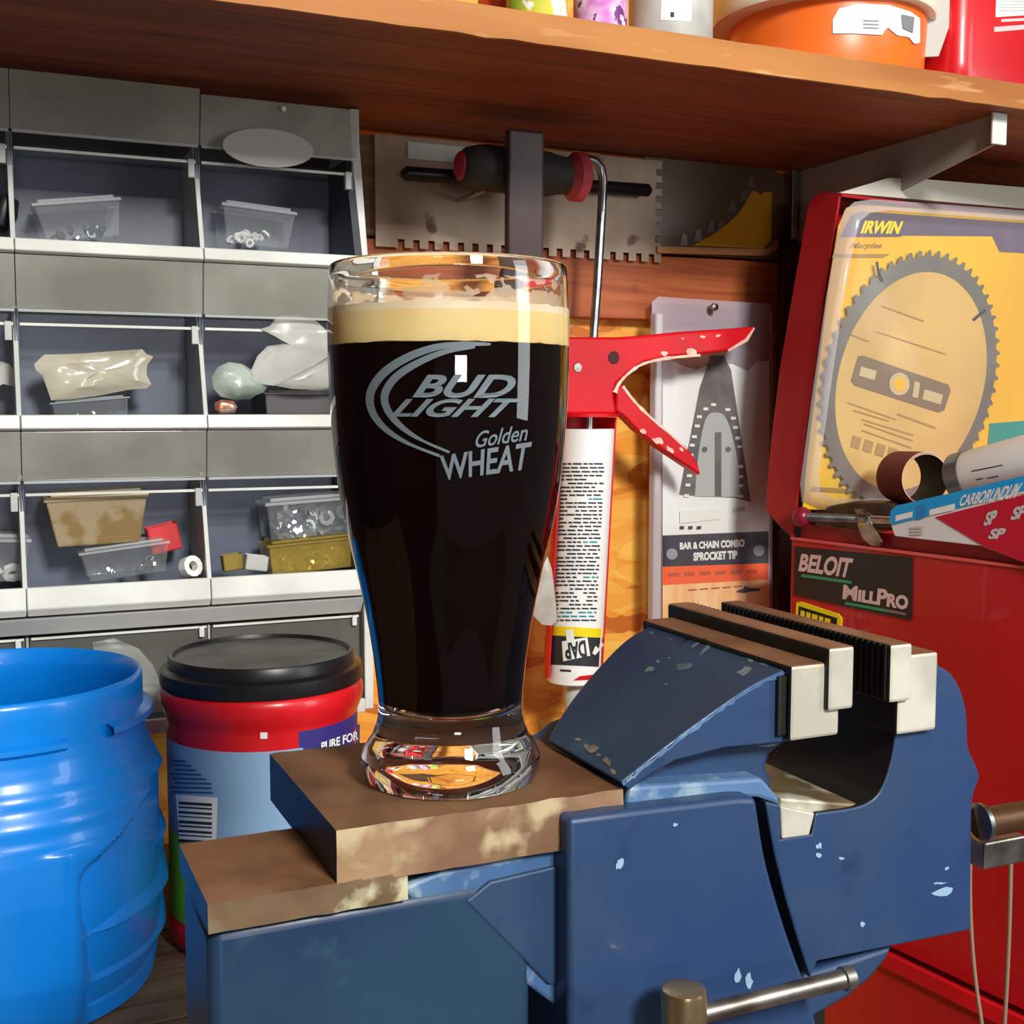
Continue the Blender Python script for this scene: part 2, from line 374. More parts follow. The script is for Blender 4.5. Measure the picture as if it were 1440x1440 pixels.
# ------------------------------------------------------------------ shelf and its bracket
sh = thing('wall_shelf', 'thick orange-brown wooden shelf board with a rough sawn front edge', 'shelf', (.6, .91, SHZ))
ST = PY(700, 8, .762)[2]
g = MB(); g.box(-.8, 1.9, .7655, YW - .001, SHZ, ST); g.build('board', m_shelf, sh)
g = MB(); xs = [-.8 + .02 * i for i in range(136)]; b = []
top = [Vector((x, .762, ST - .0006 + .0006 * mnoise.noise(Vector((x * 30, 0, 0))))) for x in xs]
bot = [Vector((x, .762, SHZ + .0012 * mnoise.noise(Vector((x * 55, 5, 0))) - .0006)) for x in xs]
g.prism(top + bot[::-1], (0, .0034, 0)); g.build('sawn_edge', m_shelfedge, sh)
for px, w in ((1001, 14), (1262, 18)):
    q = MB(); q.add(P([(px - w / 3, 52 + (px - 700) * .115), (px + w / 4, 50 + (px - 700) * .115), (px + w / 2, 84 + (px - 700) * .1), (px - w, 80 + (px - 700) * .1)], onY(.7617)), [(0, 1, 2, 3)])
def bracket(x, label):
    t = thing('shelf_bracket', label, 'bracket', (x, YW, 1.42))
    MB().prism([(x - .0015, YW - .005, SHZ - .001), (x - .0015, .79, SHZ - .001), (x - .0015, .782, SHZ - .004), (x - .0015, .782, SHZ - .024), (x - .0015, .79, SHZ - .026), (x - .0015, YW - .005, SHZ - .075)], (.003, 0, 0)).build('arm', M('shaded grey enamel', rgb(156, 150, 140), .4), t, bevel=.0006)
    MB().box(x - .008, x + .008, .7805, .783, SHZ - .026, SHZ + .0).build('end_lip', m_white, t, bevel=.0008)
    g = MB(); g.box(x - .013, x - .006, YW - .016, YW - .0005, 1.475, SHZ - .001); g.box(x + .006, x + .013, YW - .016, YW - .0005, 1.475, SHZ - .001)
    g.build('upright', m_chrome, t, bevel=.0008)
bracket(.795, 'white steel shelf bracket under the right part of the shelf')

# ------------------------------------------------------------------ pint glass of dark beer
GC = Vector((.150, .390, 0))
gy = GC.y
def gz(y): return PY(634, y, gy)[2]
K = (GC - CAM).dot(f0) / F
ZB = gz(1087)
prof_px = [(380, 164), (400, 166), (430, 167.5), (470, 168), (520, 167.5), (560, 166), (600, 164), (640, 160.5), (680, 156), (720, 149.5), (760, 141), (800, 131.5), (840, 122.5), (880, 115), (920, 109), (960, 104.5), (985, 102.5)]
outer = [(r * K, gz(y)) for y, r in prof_px]
base = [(103, 1000), (106, 1015), (112, 1030), (121, 1043), (127.5, 1056), (129, 1066), (127, 1076), (122, 1084)]
prof = [(.0005, ZB + .004), (.018, ZB + .003), (118 * K, ZB), (122 * K, ZB)] + [(r * K, gz(y)) for r, y in reversed(base[:-1])] + list(reversed(outer))
TH = .0016
inner = [(r - TH - (.0 if i < 12 else .0004 * (i - 11)), z) for i, (r, z) in enumerate(outer)]
zfl = gz(993)
rimtop = [(outer[0][0] - .0004, outer[0][1] + .001), (outer[0][0] - .0008, outer[0][1] + .0012), (outer[0][0] - .0013, outer[0][1] + .0009)]
inn = inner + [(inner[-1][0] * .8, zfl), (.0005, zfl - .0008)]
ZS = sorted([(z, r) for r, z in outer])
def g_r(z, extra=0):
    if z <= ZS[0][0]: return ZS[0][1] + extra
    for i in range(len(ZS) - 1):
        if ZS[i][0] <= z <= ZS[i + 1][0]:
            t = (z - ZS[i][0]) / (ZS[i + 1][0] - ZS[i][0]); return ZS[i][1] * (1 - t) + ZS[i + 1][1] * t + extra
    return ZS[-1][1] + extra
def onGlass(px, py):
    r = 160 * K
    for _ in range(6):
        p = cylhit(px, py, Vector((GC.x, GC.y, 0)), Vector((GC.x, GC.y, 1)), r + .00025); r = g_r(p.z)
    return p
gl = thing('beer_glass', 'curved pint glass of dark beer with tan foam and grey printed logo', 'glass', (GC.x, GC.y, ZB))
m_glass = M('glass', (1, 1, 1, 1), .0, trans=1, ior=1.47)
MB().lathe(prof + rimtop + inn, (GC.x, GC.y, 0), 96).build('glass_body', m_glass, gl, smooth=50)
ZF0 = gz(489); ZF1 = gz(437)
def inr(z): # inside radius
    return g_r(z) - TH - (.0004 * max(0, min(5, (gz(720) - z) / (gz(720) - gz(985)) * 5)))
gap = .00012
m_beer = M('dark stout', rgb(20, 7, 4), .6, spec=.0)
def sk(z): return min(1, max(0, (z - zfl) / .006))
bz = [zfl + .0004 + (ZF0 - zfl - .0004) * i / 30 for i in range(31)]
bp = [(.0003, bz[0]), (inr(bz[0]) * .8 - .0006, bz[0] + .0001)] + [((inr(z) - gap) * (1 - sk(z)) + (g_r(z) - .0005) * sk(z), z) for z in bz[1:]] + [(.0003, ZF0)]
MB().lathe(bp, (GC.x, GC.y, 0), 96).build('beer', m_beer, gl, smooth=60, label='near-black beer')
m_foam = M('beer foam', rgb(255, 232, 170), .6, col2=rgb(252, 218, 148), scale=30, sss=.2, bump=.3, bscale=120)
m_foamtop = M('pale foam', rgb(255, 242, 214), .6, col2=rgb(250, 230, 194), scale=60, bump=.4, bscale=120)
g = MB(); seg = 120; b0 = 0
rows = [ZF0 + .0001, ZF0 + .4 * (ZF1 - ZF0), ZF0 + .8 * (ZF1 - ZF0), ZF1]
for k, z in enumerate(rows):
    for i in range(seg):
        a = 2 * PI * i / seg; zz = z + (.0006 * mnoise.noise(Vector((math.cos(a) * 9, math.sin(a) * 9, k))) if k in (0, 3) else 0)
        r = g_r(z) - .0005; g.v.append(Vector((GC.x + r * math.cos(a), GC.y + r * math.sin(a), max(zz, ZF0 + .00002))))
for k, rr in enumerate((.8, .5, .2, .001)):
    for i in range(seg):
        a = 2 * PI * i / seg; r = (g_r(ZF1) - .0005) * rr; g.v.append(Vector((GC.x + r * math.cos(a), GC.y + r * math.sin(a), ZF1 - .001 + .0008 * mnoise.noise(Vector((math.cos(a) * 5 * rr, math.sin(a) * 5 * rr, 3))))))
for k in range(7):
    for i in range(seg):
        j = (i + 1) % seg; g.f.append([k * seg + i, k * seg + j, (k + 1) * seg + j, (k + 1) * seg + i]); g.m.append(0 if k < 2 else 1)
g.f.append(list(reversed(range(seg)))); g.m.append(0)
g.build('foam', [m_foam, m_foamtop], gl, smooth=60, label='tan foam head')
# foam lacing on the inside above the head
g = MB(); seg = 460; nz = 60; ZL = gz(398)
keep = {}
for i in range(seg):
    a = 2 * PI * i / seg
    for k in range(nz):
        z = ZF1 + (ZL - ZF1) * k / (nz - 1); t = k / (nz - 1)
        n1 = mnoise.noise(Vector((math.cos(a) * 6, math.sin(a) * 6, t * 2.2 + 4))) + .5 * mnoise.noise(Vector((math.cos(a) * 17, math.sin(a) * 17, t * 5)))
        lim = .35 - 1.1 * (t - .12) if t < .45 else -.15 + .5 * (t - .45)
        if t > .85 + .12 * mnoise.noise(Vector((math.cos(a) * 8, math.sin(a) * 8, 9))): lim = -9
        if t < .12: lim = 9
        keep[(i, k)] = n1 < lim
        g.v.append(Vector((GC.x + (inr(z) - .00025) * math.cos(a), GC.y + (inr(z) - .00025) * math.sin(a), z)))
for i in range(seg):
    for k in range(nz - 1):
        if keep[(i, k)]: g.f.append([i * nz + k, ((i + 1) % seg) * nz + k, ((i + 1) % seg) * nz + k + 1, i * nz + k + 1]); g.m.append(0)
g.build('foam_lacing', M('thin foam', rgb(240, 216, 180), .5, alpha=.55, bump=.4, bscale=200), gl, smooth=60, kind='stuff')
# printed logo
m_frost = M('grey frosted print', rgb(104, 115, 121), .55, alpha=.85)
g = MB()
sw = bez([(690, 484), (650, 484), (610, 489), (570, 504), (538, 526), (521, 553), (524, 580), (543, 604), (575, 624), (618, 641)], 6)
n = len(sw); strip(g, sw, [3 + 9 * math.sin(PI * min(1, i / n * 1.1)) ** .8 if i < n * .9 else 4 for i in range(n)], onGlass)
sw = bez([(668, 488), (628, 494), (588, 510), (556, 531), (541, 556), (547, 580), (568, 603), (595, 620), (632, 636)], 6)
n = len(sw); strip(g, sw, [3 + 8 * math.sin(PI * min(1, i / n * 1.15)) ** .8 if i < n * .85 else 3.5 for i in range(n)], onGlass)
def og(a, b):
    p = onGlass(a, b); d = Vector((p.x - GC.x, p.y - GC.y, 0)).normalized(); return p + d * .0001
text_on(g, 'BUD', ((584, 527), (727, 527), (722, 560), (580, 559)), og, shear=.35, bold=.03)
text_on(g, 'LIGHT', ((556, 561), (736, 560), (724, 587), (549, 586)), og, shear=.35, bold=.03)
text_on(g, 'Golden', ((670, 607), (742, 596), (742, 619), (668, 630)), og, shear=.3, bold=.01)
text_on(g, 'WHEAT', ((618, 641), (748, 621), (743, 660), (624, 676)), og, shear=.1, bold=.02)
g.build('printed_logo', m_frost, gl, label='grey print reading BUD LIGHT Golden WHEAT with a double swoosh')

# ------------------------------------------------------------------ bench vise
V0 = .351
vs_ = thing('bench_vise', 'big worn blue bench vise with brown anvil and open jaws', 'vise', (.24, .40, BZ))
vf = onY(V0)
# rear casting (right jaw carrier), with the U opening
right = [(1262, 930), (1320, 930)] + bez([(1320, 936), (1338, 948), (1352, 972), (1360, 1005), (1362, 1050), (1372, 1074), (1378, 1092), (1371, 1112), (1367, 1135)], 3) + \
    [(1365, 1308), (1150, 1352), (1140, 1376), (1124, 1328), (1105, 1264), (1089, 1200), (1076, 1127), (1098, 1132), (1098, 1180), (1142, 1174), (1146, 1146)] + bez([(1150, 1143), (1200, 1136), (1228, 1124), (1243, 1102), (1254, 1066), (1260, 1028)], 4)
g = MB(); Rf = P(right, vf); n = len(Rf); zhi = PY(1262, 940, V0).z; zlo = PY(1262, 1040, V0).z; xin = PY(1263, 1000, V0).x
Rb = [p + Vector((0, .064 + .034 * min(1, max(0, (p.z - zlo) / (zhi - zlo))), 0)) for p in Rf]
g.add(Rf + Rb, [list(range(n)), [n + i for i in reversed(range(n))]] + [[i, n + i, n + (i + 1) % n, (i + 1) % n] for i in range(n)])
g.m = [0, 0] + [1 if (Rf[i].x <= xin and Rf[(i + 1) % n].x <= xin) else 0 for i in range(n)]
MB().prism(P([(1050, 1140), (1110, 1140), (1160, 1380), (1160, 1460), (1050, 1460)], onY(V0 + .018)), (0, .04, 0)).build('gap_shade', m_oilshade, vs_)  # dark prism standing in for the shade in the gap beside the rib
g.build('fixed_jaw_body', [m_blue, m_oilshade], vs_, bevel=.0025, bseg=3, smooth=40)
MB().prism(P([(1130, 1372), (1258, 1330), (1246, 1352), (1226, 1376), (1196, 1402), (1130, 1440), (1080, 1470), (1060, 1470), (1060, 1378)], onY(V0 + .004)), (0, .08, 0)).build('swivel_housing', m_blue, vs_, bevel=.002, smooth=40)
# slide and worn ways in the bottom of the opening
g = MB(); g.prism(P([(1098, 1122), (1210, 1131), (1210, 1165), (1099, 1179)], onY(V0 + .002)), (0, .066, 0))
g.build('slide_bar', M('worn greasy slide', rgb(150, 136, 108), .45, .3, col2=rgb(104, 88, 62), scale=24, col3=rgb(196, 190, 172), scale3=30, lo3=.55, hi3=.65, bump=.3), vs_, bevel=.001)
MB().prism(P([(1098, 1134), (1146, 1144), (1138, 1175), (1100, 1180)], onY(V0 - .0006)), (0, .01, 0)).build('slide_end', m_jaw, vs_, bevel=.0006)
# left jaw carrier: swept horn
left = bez([(1112, 938), (1060, 962), (1000, 1002), (940, 1046), (892, 1084), (872, 1100)], 4) + [(885, 1112), (905, 1096), (950, 1070), (1020, 1052), (1112, 1043)]
g = MB(); Lf = P(left, vf); n = len(Lf)
zt_l = Lf[0].z; zb_l = PY(872, 1100, V0).z
Lb_ = [p + Vector((0, .056 + .040 * min(1, max(0, (p.z - zb_l) / (zt_l - zb_l))) ** .8, 0)) for p in Lf]
g.add(Lf + Lb_, [list(range(n)), [n + i for i in reversed(range(n))]] + [[i, n + i, n + (i + 1) % n, (i + 1) % n] for i in range(n)]); g.m = [0, 0] + [1] * n
horn_v = [v.copy() for v in g.v]; horn_f = [list(f) for f in g.f]
g.build('movable_jaw_body', [m_blue, m_navy], vs_, bevel=.0015, smooth=50)  # front plain blue, swept faces darker to paint in their shade
MB().prism(P([(1112, 1043), (1060, 1040), (980, 1050), (900, 1085), (878, 1104), (800, 1130), (800, 1165), (1075, 1165), (1088, 1100), (1078, 1078), (1086, 1060)], onY(V0 + .010)), (0, .075, 0)).build('neck', m_blue, vs_, bevel=.003, smooth=40)
g = MB()
lowr = bez([(1064, 1122), (1076, 1200), (1092, 1262), (1112, 1325), (1136, 1392), (1152, 1450)], 3)
rib = [(800, 1152), (888, 1140), (1040, 1122), (1064, 1122)] + lowr[1:] + [(1150, 1520), (800, 1520)]
tf = lambda p: vf(*p)
g.prism(P(rib, onY(V0 - .007)), (0, .095, 0)); g.build('movable_jaw_base', m_blue, vs_, bevel=.002, bseg=3, smooth=30)
MB().prism(P([(880, 1136), (886, 1106), (1072, 1094), (1096, 1122), (1098, 1134), (1066, 1122), (1040, 1122)], onY(V0 + .001)), (0, .02, 0)).build('flange', m_bluewear, vs_, bevel=.0015)
MB().prism(P([(560, 1250), (620, 1225), (800, 1190), (800, 1430)], onY(V0 + .004)), (0, .075, 0)).build('brace', m_bluewear, vs_, bevel=.0015)
MB().prism(P([(655, 1268), (690, 1240), (783, 1218), (783, 1385), (772, 1385)], onY(V0 + .0025)), (0, .004, 0)).build('brace_web', m_blue, vs_, bevel=.0008)
# anvil slab and lower step
def slab(x0, x1, y0, y1, z0, z1, name, top, front, side, rgh=.0012, label=None):
    g = MB(); nx = 26; ny = 16
    def fe(x, z): return y0 + rgh * mnoise.noise(Vector((x * 130, z * 90, 2)))
    T = [[Vector((x0 + (x1 - x0) * i / nx, (fe(x0 + (x1 - x0) * i / nx, z1) if j == 0 else y0 + (y1 - y0) * j / ny), z1 + .0004 * mnoise.noise(Vector((i * .5, j * .5, 7))))) for i in range(nx + 1)] for j in range(ny + 1)]
    b = len(g.v)
    for r in T: g.v += r
    for j in range(ny):
        for i in range(nx): a = b + j * (nx + 1) + i; g.f.append([a, a + 1, a + nx + 2, a + nx + 1]); g.m.append(0)
    nz = 5; b = len(g.v)
    for k in range(nz + 1):
        z = z1 + (z0 - z1) * k / nz
        for i in range(nx + 1):
            x = x0 + (x1 - x0) * i / nx; g.v.append(T[0][i] if k == 0 else Vector((x, fe(x, z), z)))
    for k in range(nz):
        for i in range(nx): a = b + k * (nx + 1) + i; g.f.append([a, a + nx + 1, a + nx + 2, a + 1]); g.m.append(1)
    g.quad(T[0][0], T[ny][0], (x0, y1, z0), (x0, fe(x0, z0), z0), 2)
    g.quad(T[0][nx], (x1, fe(x1, z0), z0), (x1, y1, z0), T[ny][nx], 2)
    g.quad(T[ny][0], T[ny][nx], (x1, y1, z0), (x0, y1, z0), 2)
    g.quad((x0, fe(x0, z0), z0), (x0, y1, z0), (x1, y1, z0), (x1, fe(x1, z0), z0), 2)
    return g.build(name, [top, front, side], vs_, label=label, smooth=40)
ZA = ZB - .0006
pa = PL(470, 1165, 2, ZA); pb_ = PL(890, 1122, 2, ZA)
zab = PY(472, 1248, V0)[2]
slab(pa.x, .1975, V0, .442, zab, ZA, 'anvil', m_rust, m_rawedge, M('navy painted side', rgb(16, 20, 44), .5), label='brown anvil plate with navy painted side')
xs0 = PY(292, 1272, V0).x; zs1 = PY(292, 1272, V0).z
slab(xs0, PY(574, 1255, V0).x, V0, .405, PY(292, 1314, V0).z, zs1, 'step', m_rust, m_yellowedge, m_navy, .0016, label='rusty lower step')
g = MB(); g.box(xs0 + .0005, .165, V0 + .003, .403, BZ + .10, PY(292, 1314, V0).z - .0002); g.build('dynamic_sleeve', [m_navy], vs_, bevel=.004, bseg=3, smooth=40)
MB().lathe([(.001, -.055), (.030, -.055), (.034, -.05), (.034, .075), (.001, .075)], (.205, .395, BZ + .115), 40, ax=(1, 0, 0)).build('pipe_jaw_hub', m_navy, vs_, smooth=40)
# jaws
def pbox(x0, x1, z0, z1, y0=.3465, y1=.452, name='jaw_plate', m=None, bev=.0008):
    g = MB(); g.box(x0, x1, y0, y1, z0, z1)
    g.m = [0, 1, 0, 0, 2, 2]
    return g.build(name, m or [m_jaw, m_jawtop, m_oilshade], vs_, bevel=bev * 1.6)
jy = .3465
jl = PY(1113, 945, jy); jr = PY(1182, 940, jy); zl1 = PY(1113, 937, jy).z; zl0 = PY(1113, 1043, jy).z
il = PY(1160, 912, jy); ir = PY(1196, 912, jy); zi0 = PY(1180, 996, jy).z
rl = PY(1264, 920, jy); rr_ = PY(1320, 918, jy); zr1 = PY(1320, 916, jy).z; zr0 = PY(1320, 1026, jy).z
r2l = PY(1246, 915, jy); r2r = PY(1277, 915, jy); zr2 = PY(1262, 985, jy).z
pbox(jl.x, jr.x, zl0, zl1); pbox(rl.x, rr_.x, zr0, zr1)
pbox(il.x, ir.x, zi0, il.z + .0005, .344, .455, 'jaw_insert'); pbox(r2l.x, r2r.x, zr2, il.z - .0005, .344, .455, 'jaw_insert')
# dark strip painting in the shaded recess between the casting and the plate
MB().box(jl.x - .0035, jl.x - .0002, .349, .446, zl0 + .002, zl1 - .004).build('recess_shade', m_oilshade, vs_)
# serrations on the facing edges of the inserts
g = MB()
for k in range(34):
    y = .346 + k * .0032
    g.box(ir.x - .0002, ir.x + .0008, y, y + .0016, zi0 + .001, il.z + .0002)
    g.box(r2l.x - .0008, r2l.x + .0002, y, y + .0016, zr2 + .001, il.z - .0006)
g.build('serration', m_oilshade, vs_, kind='stuff')
# screw, handle at the right
c = PY(1388, 1152, .40)
MB().lathe([(.001, -.02), (.0072, -.02), (.0072, .004), (.001, .004)], (c.x - .006, .40, c.z - .001), 32, ax=(1, 0, 0)).build('screw_head', m_chrome, vs_, smooth=40)
p1 = PY(1384, 1156, .372); MB().tube([p1 + Vector((-.004, 0, 0)), p1 + Vector((.10, -.012, .004))], .0062, 24).build('main_handle', m_brownrod, vs_, smooth=40)
MB().lathe([(.0062, 0), (.0082, .001), (.0082, .003), (.0062, .004)], p1 + Vector((-.004, 0, 0)), 28, ax=(1, -.12, .04)).build('handle_collar', m_chrome, vs_, smooth=50)
a_ = PY(1366, 1178, .41); b_ = PY(1424, 1204, .41)
MB().box(a_.x, b_.x, .402, .416, b_.z, a_.z).build('screw_block', m_steel, vs_, bevel=.001)
# swivel lock with T-handle at the bottom
kc = PY(962, 1392, .326)
MB().lathe([(.0001, .001), (.0055, .0012), (.0072, .0004), (.0076, -.001), (.0076, -.028), (.004, -.03), (.004, -.06)], (kc.x, .326, kc.z), 36).build('lock_bolt', m_brass, vs_, smooth=35, label='brassy lock bolt')
ra = PY(994, 1424, .326); rb = PY(1180, 1378, .322)
MB().tube([ra + (ra - rb) * .12, ra, rb, rb + (rb - ra) * .02, rb + (rb - ra) * .03, rb + (rb - ra) * .10], [.0032, .0032, .0033, .0034, .0042, .0040], 20).build('lock_handle', m_steel, vs_, smooth=40)
MB().tube([ra + (ra - rb) * .18, ra + (ra - rb) * .28], [.0045, .0045], 16).build('handle_end', m_brass, vs_, smooth=40)
# mount
g = MB(); g.lathe([(.001, 0), (.085, 0), (.085, .012), (.055, .02), (.045, .06), (.05, .10), (.001, .10)], (.215, .40, BZ), 48); g.build('swivel_base', m_navy, vs_, smooth=35)
# paint chips
m_chipb = M('bare pale chip', rgb(136, 166, 192), .5)
g = MB()
def chip(px, py, w, h, fn, rot=0, n=9, seed=0):
    pts = []
    for i in range(n):
        t = 2 * PI * i / n; k = .85 + .75 * mnoise.noise(Vector((i * 1.73, seed + py * .37, px * .77)))
        x = w / 2 * math.cos(t) * k; y = h / 2 * math.sin(t) * k
        pts.append(fn(px + x * math.cos(rot) - y * math.sin(rot), py + x * math.sin(rot) + y * math.cos(rot)))
    g.add(pts, [list(range(n))])
F1 = onY(V0 - .0003); F2 = onY(V0 - .0073)
for a in ((1328, 1255, 36, 13, F1, -.2), (1322, 1242, 24, 4, F1, -.1), (1183, 1207, 9, 5, F1, 0), (1152, 1190, 9, 12, F1, 0), (1151, 1203, 8, 8, F1, 0), (1213, 1300, 9, 12, F1, -.5), (1332, 1221, 8, 6, F1, -.6),
          (1037, 1372, 9, 22, F2, .1), (1054, 1380, 14, 30, F2, 0), (872, 1215, 10, 22, F2, .4), (950, 1160, 8, 5, F2, 0)): chip(*a)
g.build('paint_chips', m_chipb, vs_, kind='stuff')
rg = random.Random(11); rp = bez([(876, 1102), (894, 1088), (941, 1050), (1001, 1006), (1061, 966), (1110, 942)], 9)
g = MB(); strip(g, [(a + rg.uniform(-1, 1), b + rg.uniform(-.5, 2.5)) for a, b in rp], [rg.uniform(1.5, 6.5) for _ in rp], off(onY(V0), .0008))
g.build('worn_ridge', m_bluewear, vs_, kind='stuff')
# scuffs on the swept top of the left casting
from mathutils.bvhtree import BVHTree
bv = BVHTree.FromPolygons(horn_v, horn_f)
def onHorn(a, b):
    h = bv.ray_cast(CAM, ray(a, b).normalized())
    return (h[0] if h[0] is not None else PY(a, b, V0 + .05)) - ray(a, b).normalized() * .0004
g = MB()
for a in ((960, 938, 28, 12, onHorn, -.2), (914, 941, 15, 8, onHorn, -.4), (925, 930, 6, 5, onHorn, 0), (916, 890, 8, 5, onHorn, 0), (943, 899, 7, 4, onHorn, 0), (993, 912, 30, 6, onHorn, -.8), (978, 907, 22, 5, onHorn, -.6),
          (940, 925, 5, 3, onHorn, 0), (1056, 926, 16, 8, onHorn, 0), (1048, 944, 28, 14, onHorn, -.3), (970, 896, 12, 6, onHorn, .3), (985, 902, 18, 4, onHorn, -.5), (937, 962, 7, 3, onHorn, 0), (1075, 934, 14, 7, onHorn, .3)): chip(*a)
g.build('scuff', M('scuffed grey metal', rgb(96, 112, 112), .5, col2=rgb(66, 88, 96), scale=90), vs_, kind='stuff')
g = MB()
for a in ((831, 1052, 24, 14, onHorn, .4), (853, 1070, 20, 9, onHorn, .7), (862, 1085, 12, 7, onHorn, .7), (812, 1040, 10, 6, onHorn, .3), (842, 1062, 10, 5, onHorn, .5)): chip(*a)
g.build('scuff', M('bare tan metal', rgb(128, 116, 96), .6, col2=rgb(90, 88, 82), scale=90), vs_, kind='stuff')

# ------------------------------------------------------------------ blue jug
JC = Vector((.007, .828, 0)); JZ = PL(33, 962, 1, .828).z
jt = 1.131
jg = thing('blue_jug', 'open bright blue plastic jug with moulded grip at the left', 'jug', (JC.x, JC.y, BZ))
J = MB(); prof = []
zs = [(BZ + .0005, .086), (BZ + .004, .094), (BZ + .014, .101), (BZ + .04, .106), (BZ + .09, .108), (BZ + .115, .108), (BZ + .13, .1055), (BZ + .142, .1015), (BZ + .152, .097), (BZ + .160, .0935), (BZ + .168, .0915), (BZ + .176, .0905), (jt - .014, .0905), (jt - .004, .0905), (jt - .0005, .0895), (jt, .0885), (jt - .001, .0870), (jt - .012, .0865), (jt - .03, .0865), (jt - .05, .092), (jt - .07, .099), (BZ + .03, .098), (BZ + .004, .085), (BZ + .003, .001)]
seg = 200
camdir = math.atan2(-JC.y, -JC.x)
def jr_(r, z, a, outer_):
    da = (a - camdir + PI) % (2 * PI) - PI     # positive -> towards viewer's right
    if not outer_: return r
    h = z - BZ
    # grip recess at the viewer's right, below the shoulder
    w = max(0, min(1, (da - .40) / .12)) * max(0, min(1, (1.95 - da) / .8))
    topz = .105 + .036 * min(1, max(0, (da - .4) / .7))
    v = max(0, min(1, (topz - h) / .012)) * (.5 + .5 * min(1, h / .02))
    d = w * v * (.012 + .044 * max(0, 1 - max(0, topz - h) / .055) ** 1.3)
    if h < .12: r += .003 * math.exp(-((da - .33) / .09) ** 2)
    if w > .05 and v > .2 and topz - h > .028:
        k = h / .031; rdg = (k - math.floor(k)); d -= .009 * w * max(0, 1 - rdg * 2.0) * .8 * (1 if h < .105 else 0)
    # shoulder ridges
    if .125 < h < .155: d += .0007 * math.sin((h - .125) / .030 * 4 * PI) * (1 if abs(da) < 1.2 else 0)
    return r - d
# refine profile rows
rows = []
for i in range(len(zs) - 1):
    z0, r0 = zs[i]; z1, r1 = zs[i + 1]; n = max(1, int(abs(z1 - z0) / .0013)) if i < 12 else 1
    for k in range(n): t = k / n; rows.append((z0 + (z1 - z0) * t, r0 + (r1 - r0) * t, i < 12))
rows.append((zs[-1][0], zs[-1][1], False))
for z, r, o_ in rows:
    for i in range(seg):
        a = 2 * PI * i / seg; rr = jr_(r, z, a, o_); J.v.append(Vector((JC.x + rr * math.cos(a), JC.y + rr * math.sin(a), z)))
for k in range(len(rows) - 1):
    for i in range(seg): j = (i + 1) % seg; J.f.append([k * seg + i, k * seg + j, (k + 1) * seg + j, (k + 1) * seg + i]); J.m.append(0)
J.f.append(list(reversed(range(seg)))); J.m.append(0)
J.build('body', m_jug, jg, smooth=60)
g = MB(); g.lathe([(.0905, 0), (.0965, -.002), (.0968, -.006), (.0905, -.009)], (JC.x, JC.y, jt - .022), 40, a0=camdir + .75, a1=camdir + 2.0)
g.build('thread_lug', m_jug, jg, smooth=40)
g = MB(); g.lathe([(.0905, 0), (.0950, -.002), (.0953, -.005), (.0905, -.008)], (JC.x, JC.y, jt - .024), 40, a0=camdir - 1.2, a1=camdir + .42)
g.build('thread_lug', m_jug, jg, smooth=40)

# ------------------------------------------------------------------ red canister with black lid
CC = Vector((.183, .849, 0)); CR = .0705
cz1 = 1.300 - .196 + .012
can = thing('coffee_canister', 'red plastic canister with black lid and pale blue label behind the jug', 'canister', (CC.x, CC.y, BZ))
zt = PY(365, 947, CC.y).z
prof = [(.001, BZ), (.060, BZ), (.066, BZ + .003), (.0685, BZ + .010), (.0685, zt - .066), (.0655, zt - .060), (.0655, zt - .056)]
prof = [(.001, BZ), (.062, BZ), (.067, BZ + .004), (.069, BZ + .012), (.069, BZ + .018), (.0670, BZ + .022), (.0670, zt - .046), (.0670, zt - .028), (.0674, zt - .0255), (.0686, zt - .0225), (.0703, zt - .018), (.0712, zt - .013), (.0708, zt - .008), (.0692, zt - .004), (.0665, zt - .003), (.001, zt - .004)]
MB().lathe(prof, (CC.x, CC.y, 0), 72).build('body', m_redcan, can, smooth=50)
lp = [(.0662, zt - .0038), (.0705, zt - .0035), (.0710, zt + .0), (.0705, zt + .0065), (.0690, zt + .0075), (.0665, zt + .0078), (.0655, zt + .0085), (.0650, zt + .0155), (.0640, zt + .0168), (.0618, zt + .0168), (.0610, zt + .0150), (.0605, zt + .0140), (.001, zt + .0135)]
MB().lathe(lp, (CC.x, CC.y, 0), 72).build('lid', m_black, can, smooth=35, label='black snap-on lid')
MB().lathe([(.0602, zt + .0142), (.001, zt + .0138)], (CC.x, CC.y, 0), 64).build('lid_panel', M('dusty dark lid', rgb(84, 86, 78), .45, col2=rgb(58, 60, 54), scale=25), can, smooth=50)
onCan = lambda a, b: cylhit(a, b, CC, CC + Z3, .0673)
onCan2 = lambda a, b: cylhit(a, b, CC, CC + Z3, .0675)
g = MB()
def canband(z0, z1, a0, a1, r, mi):
    b = len(g.v); n = 24
    for i in range(n + 1):
        a = a0 + (a1 - a0) * i / n
        for z in (z0, z1): g.v.append(Vector((CC.x + r * math.cos(a), CC.y + r * math.sin(a), z)))
    for i in range(n): g.f.append([b + 2 * i, b + 2 * i + 2, b + 2 * i + 3, b + 2 * i + 1]); g.m.append(mi)
ca = math.atan2(-CC.y, -CC.x); zlb = PY(300, 1062, CC.y - .06).z
canband(BZ + .023, zlb, ca - 1.45, ca + .75, .0671, 0)
canband(BZ + .023, PY(300, 1190, CC.y - .05).z, ca - 1.45, ca + .75, .0672, 1)
canband(zlb, zlb + .012, ca + .35, ca + 1.4, .0671, 3)
g.build('label', [m_ltblue, m_green, m_cream, m_navyink], can, smooth=40, label='pale blue label with barcode')
g = MB(); patch(g, ((247, 1117), (306, 1122), (304, 1186), (252, 1184)), onCan2, 8, 4, 0)
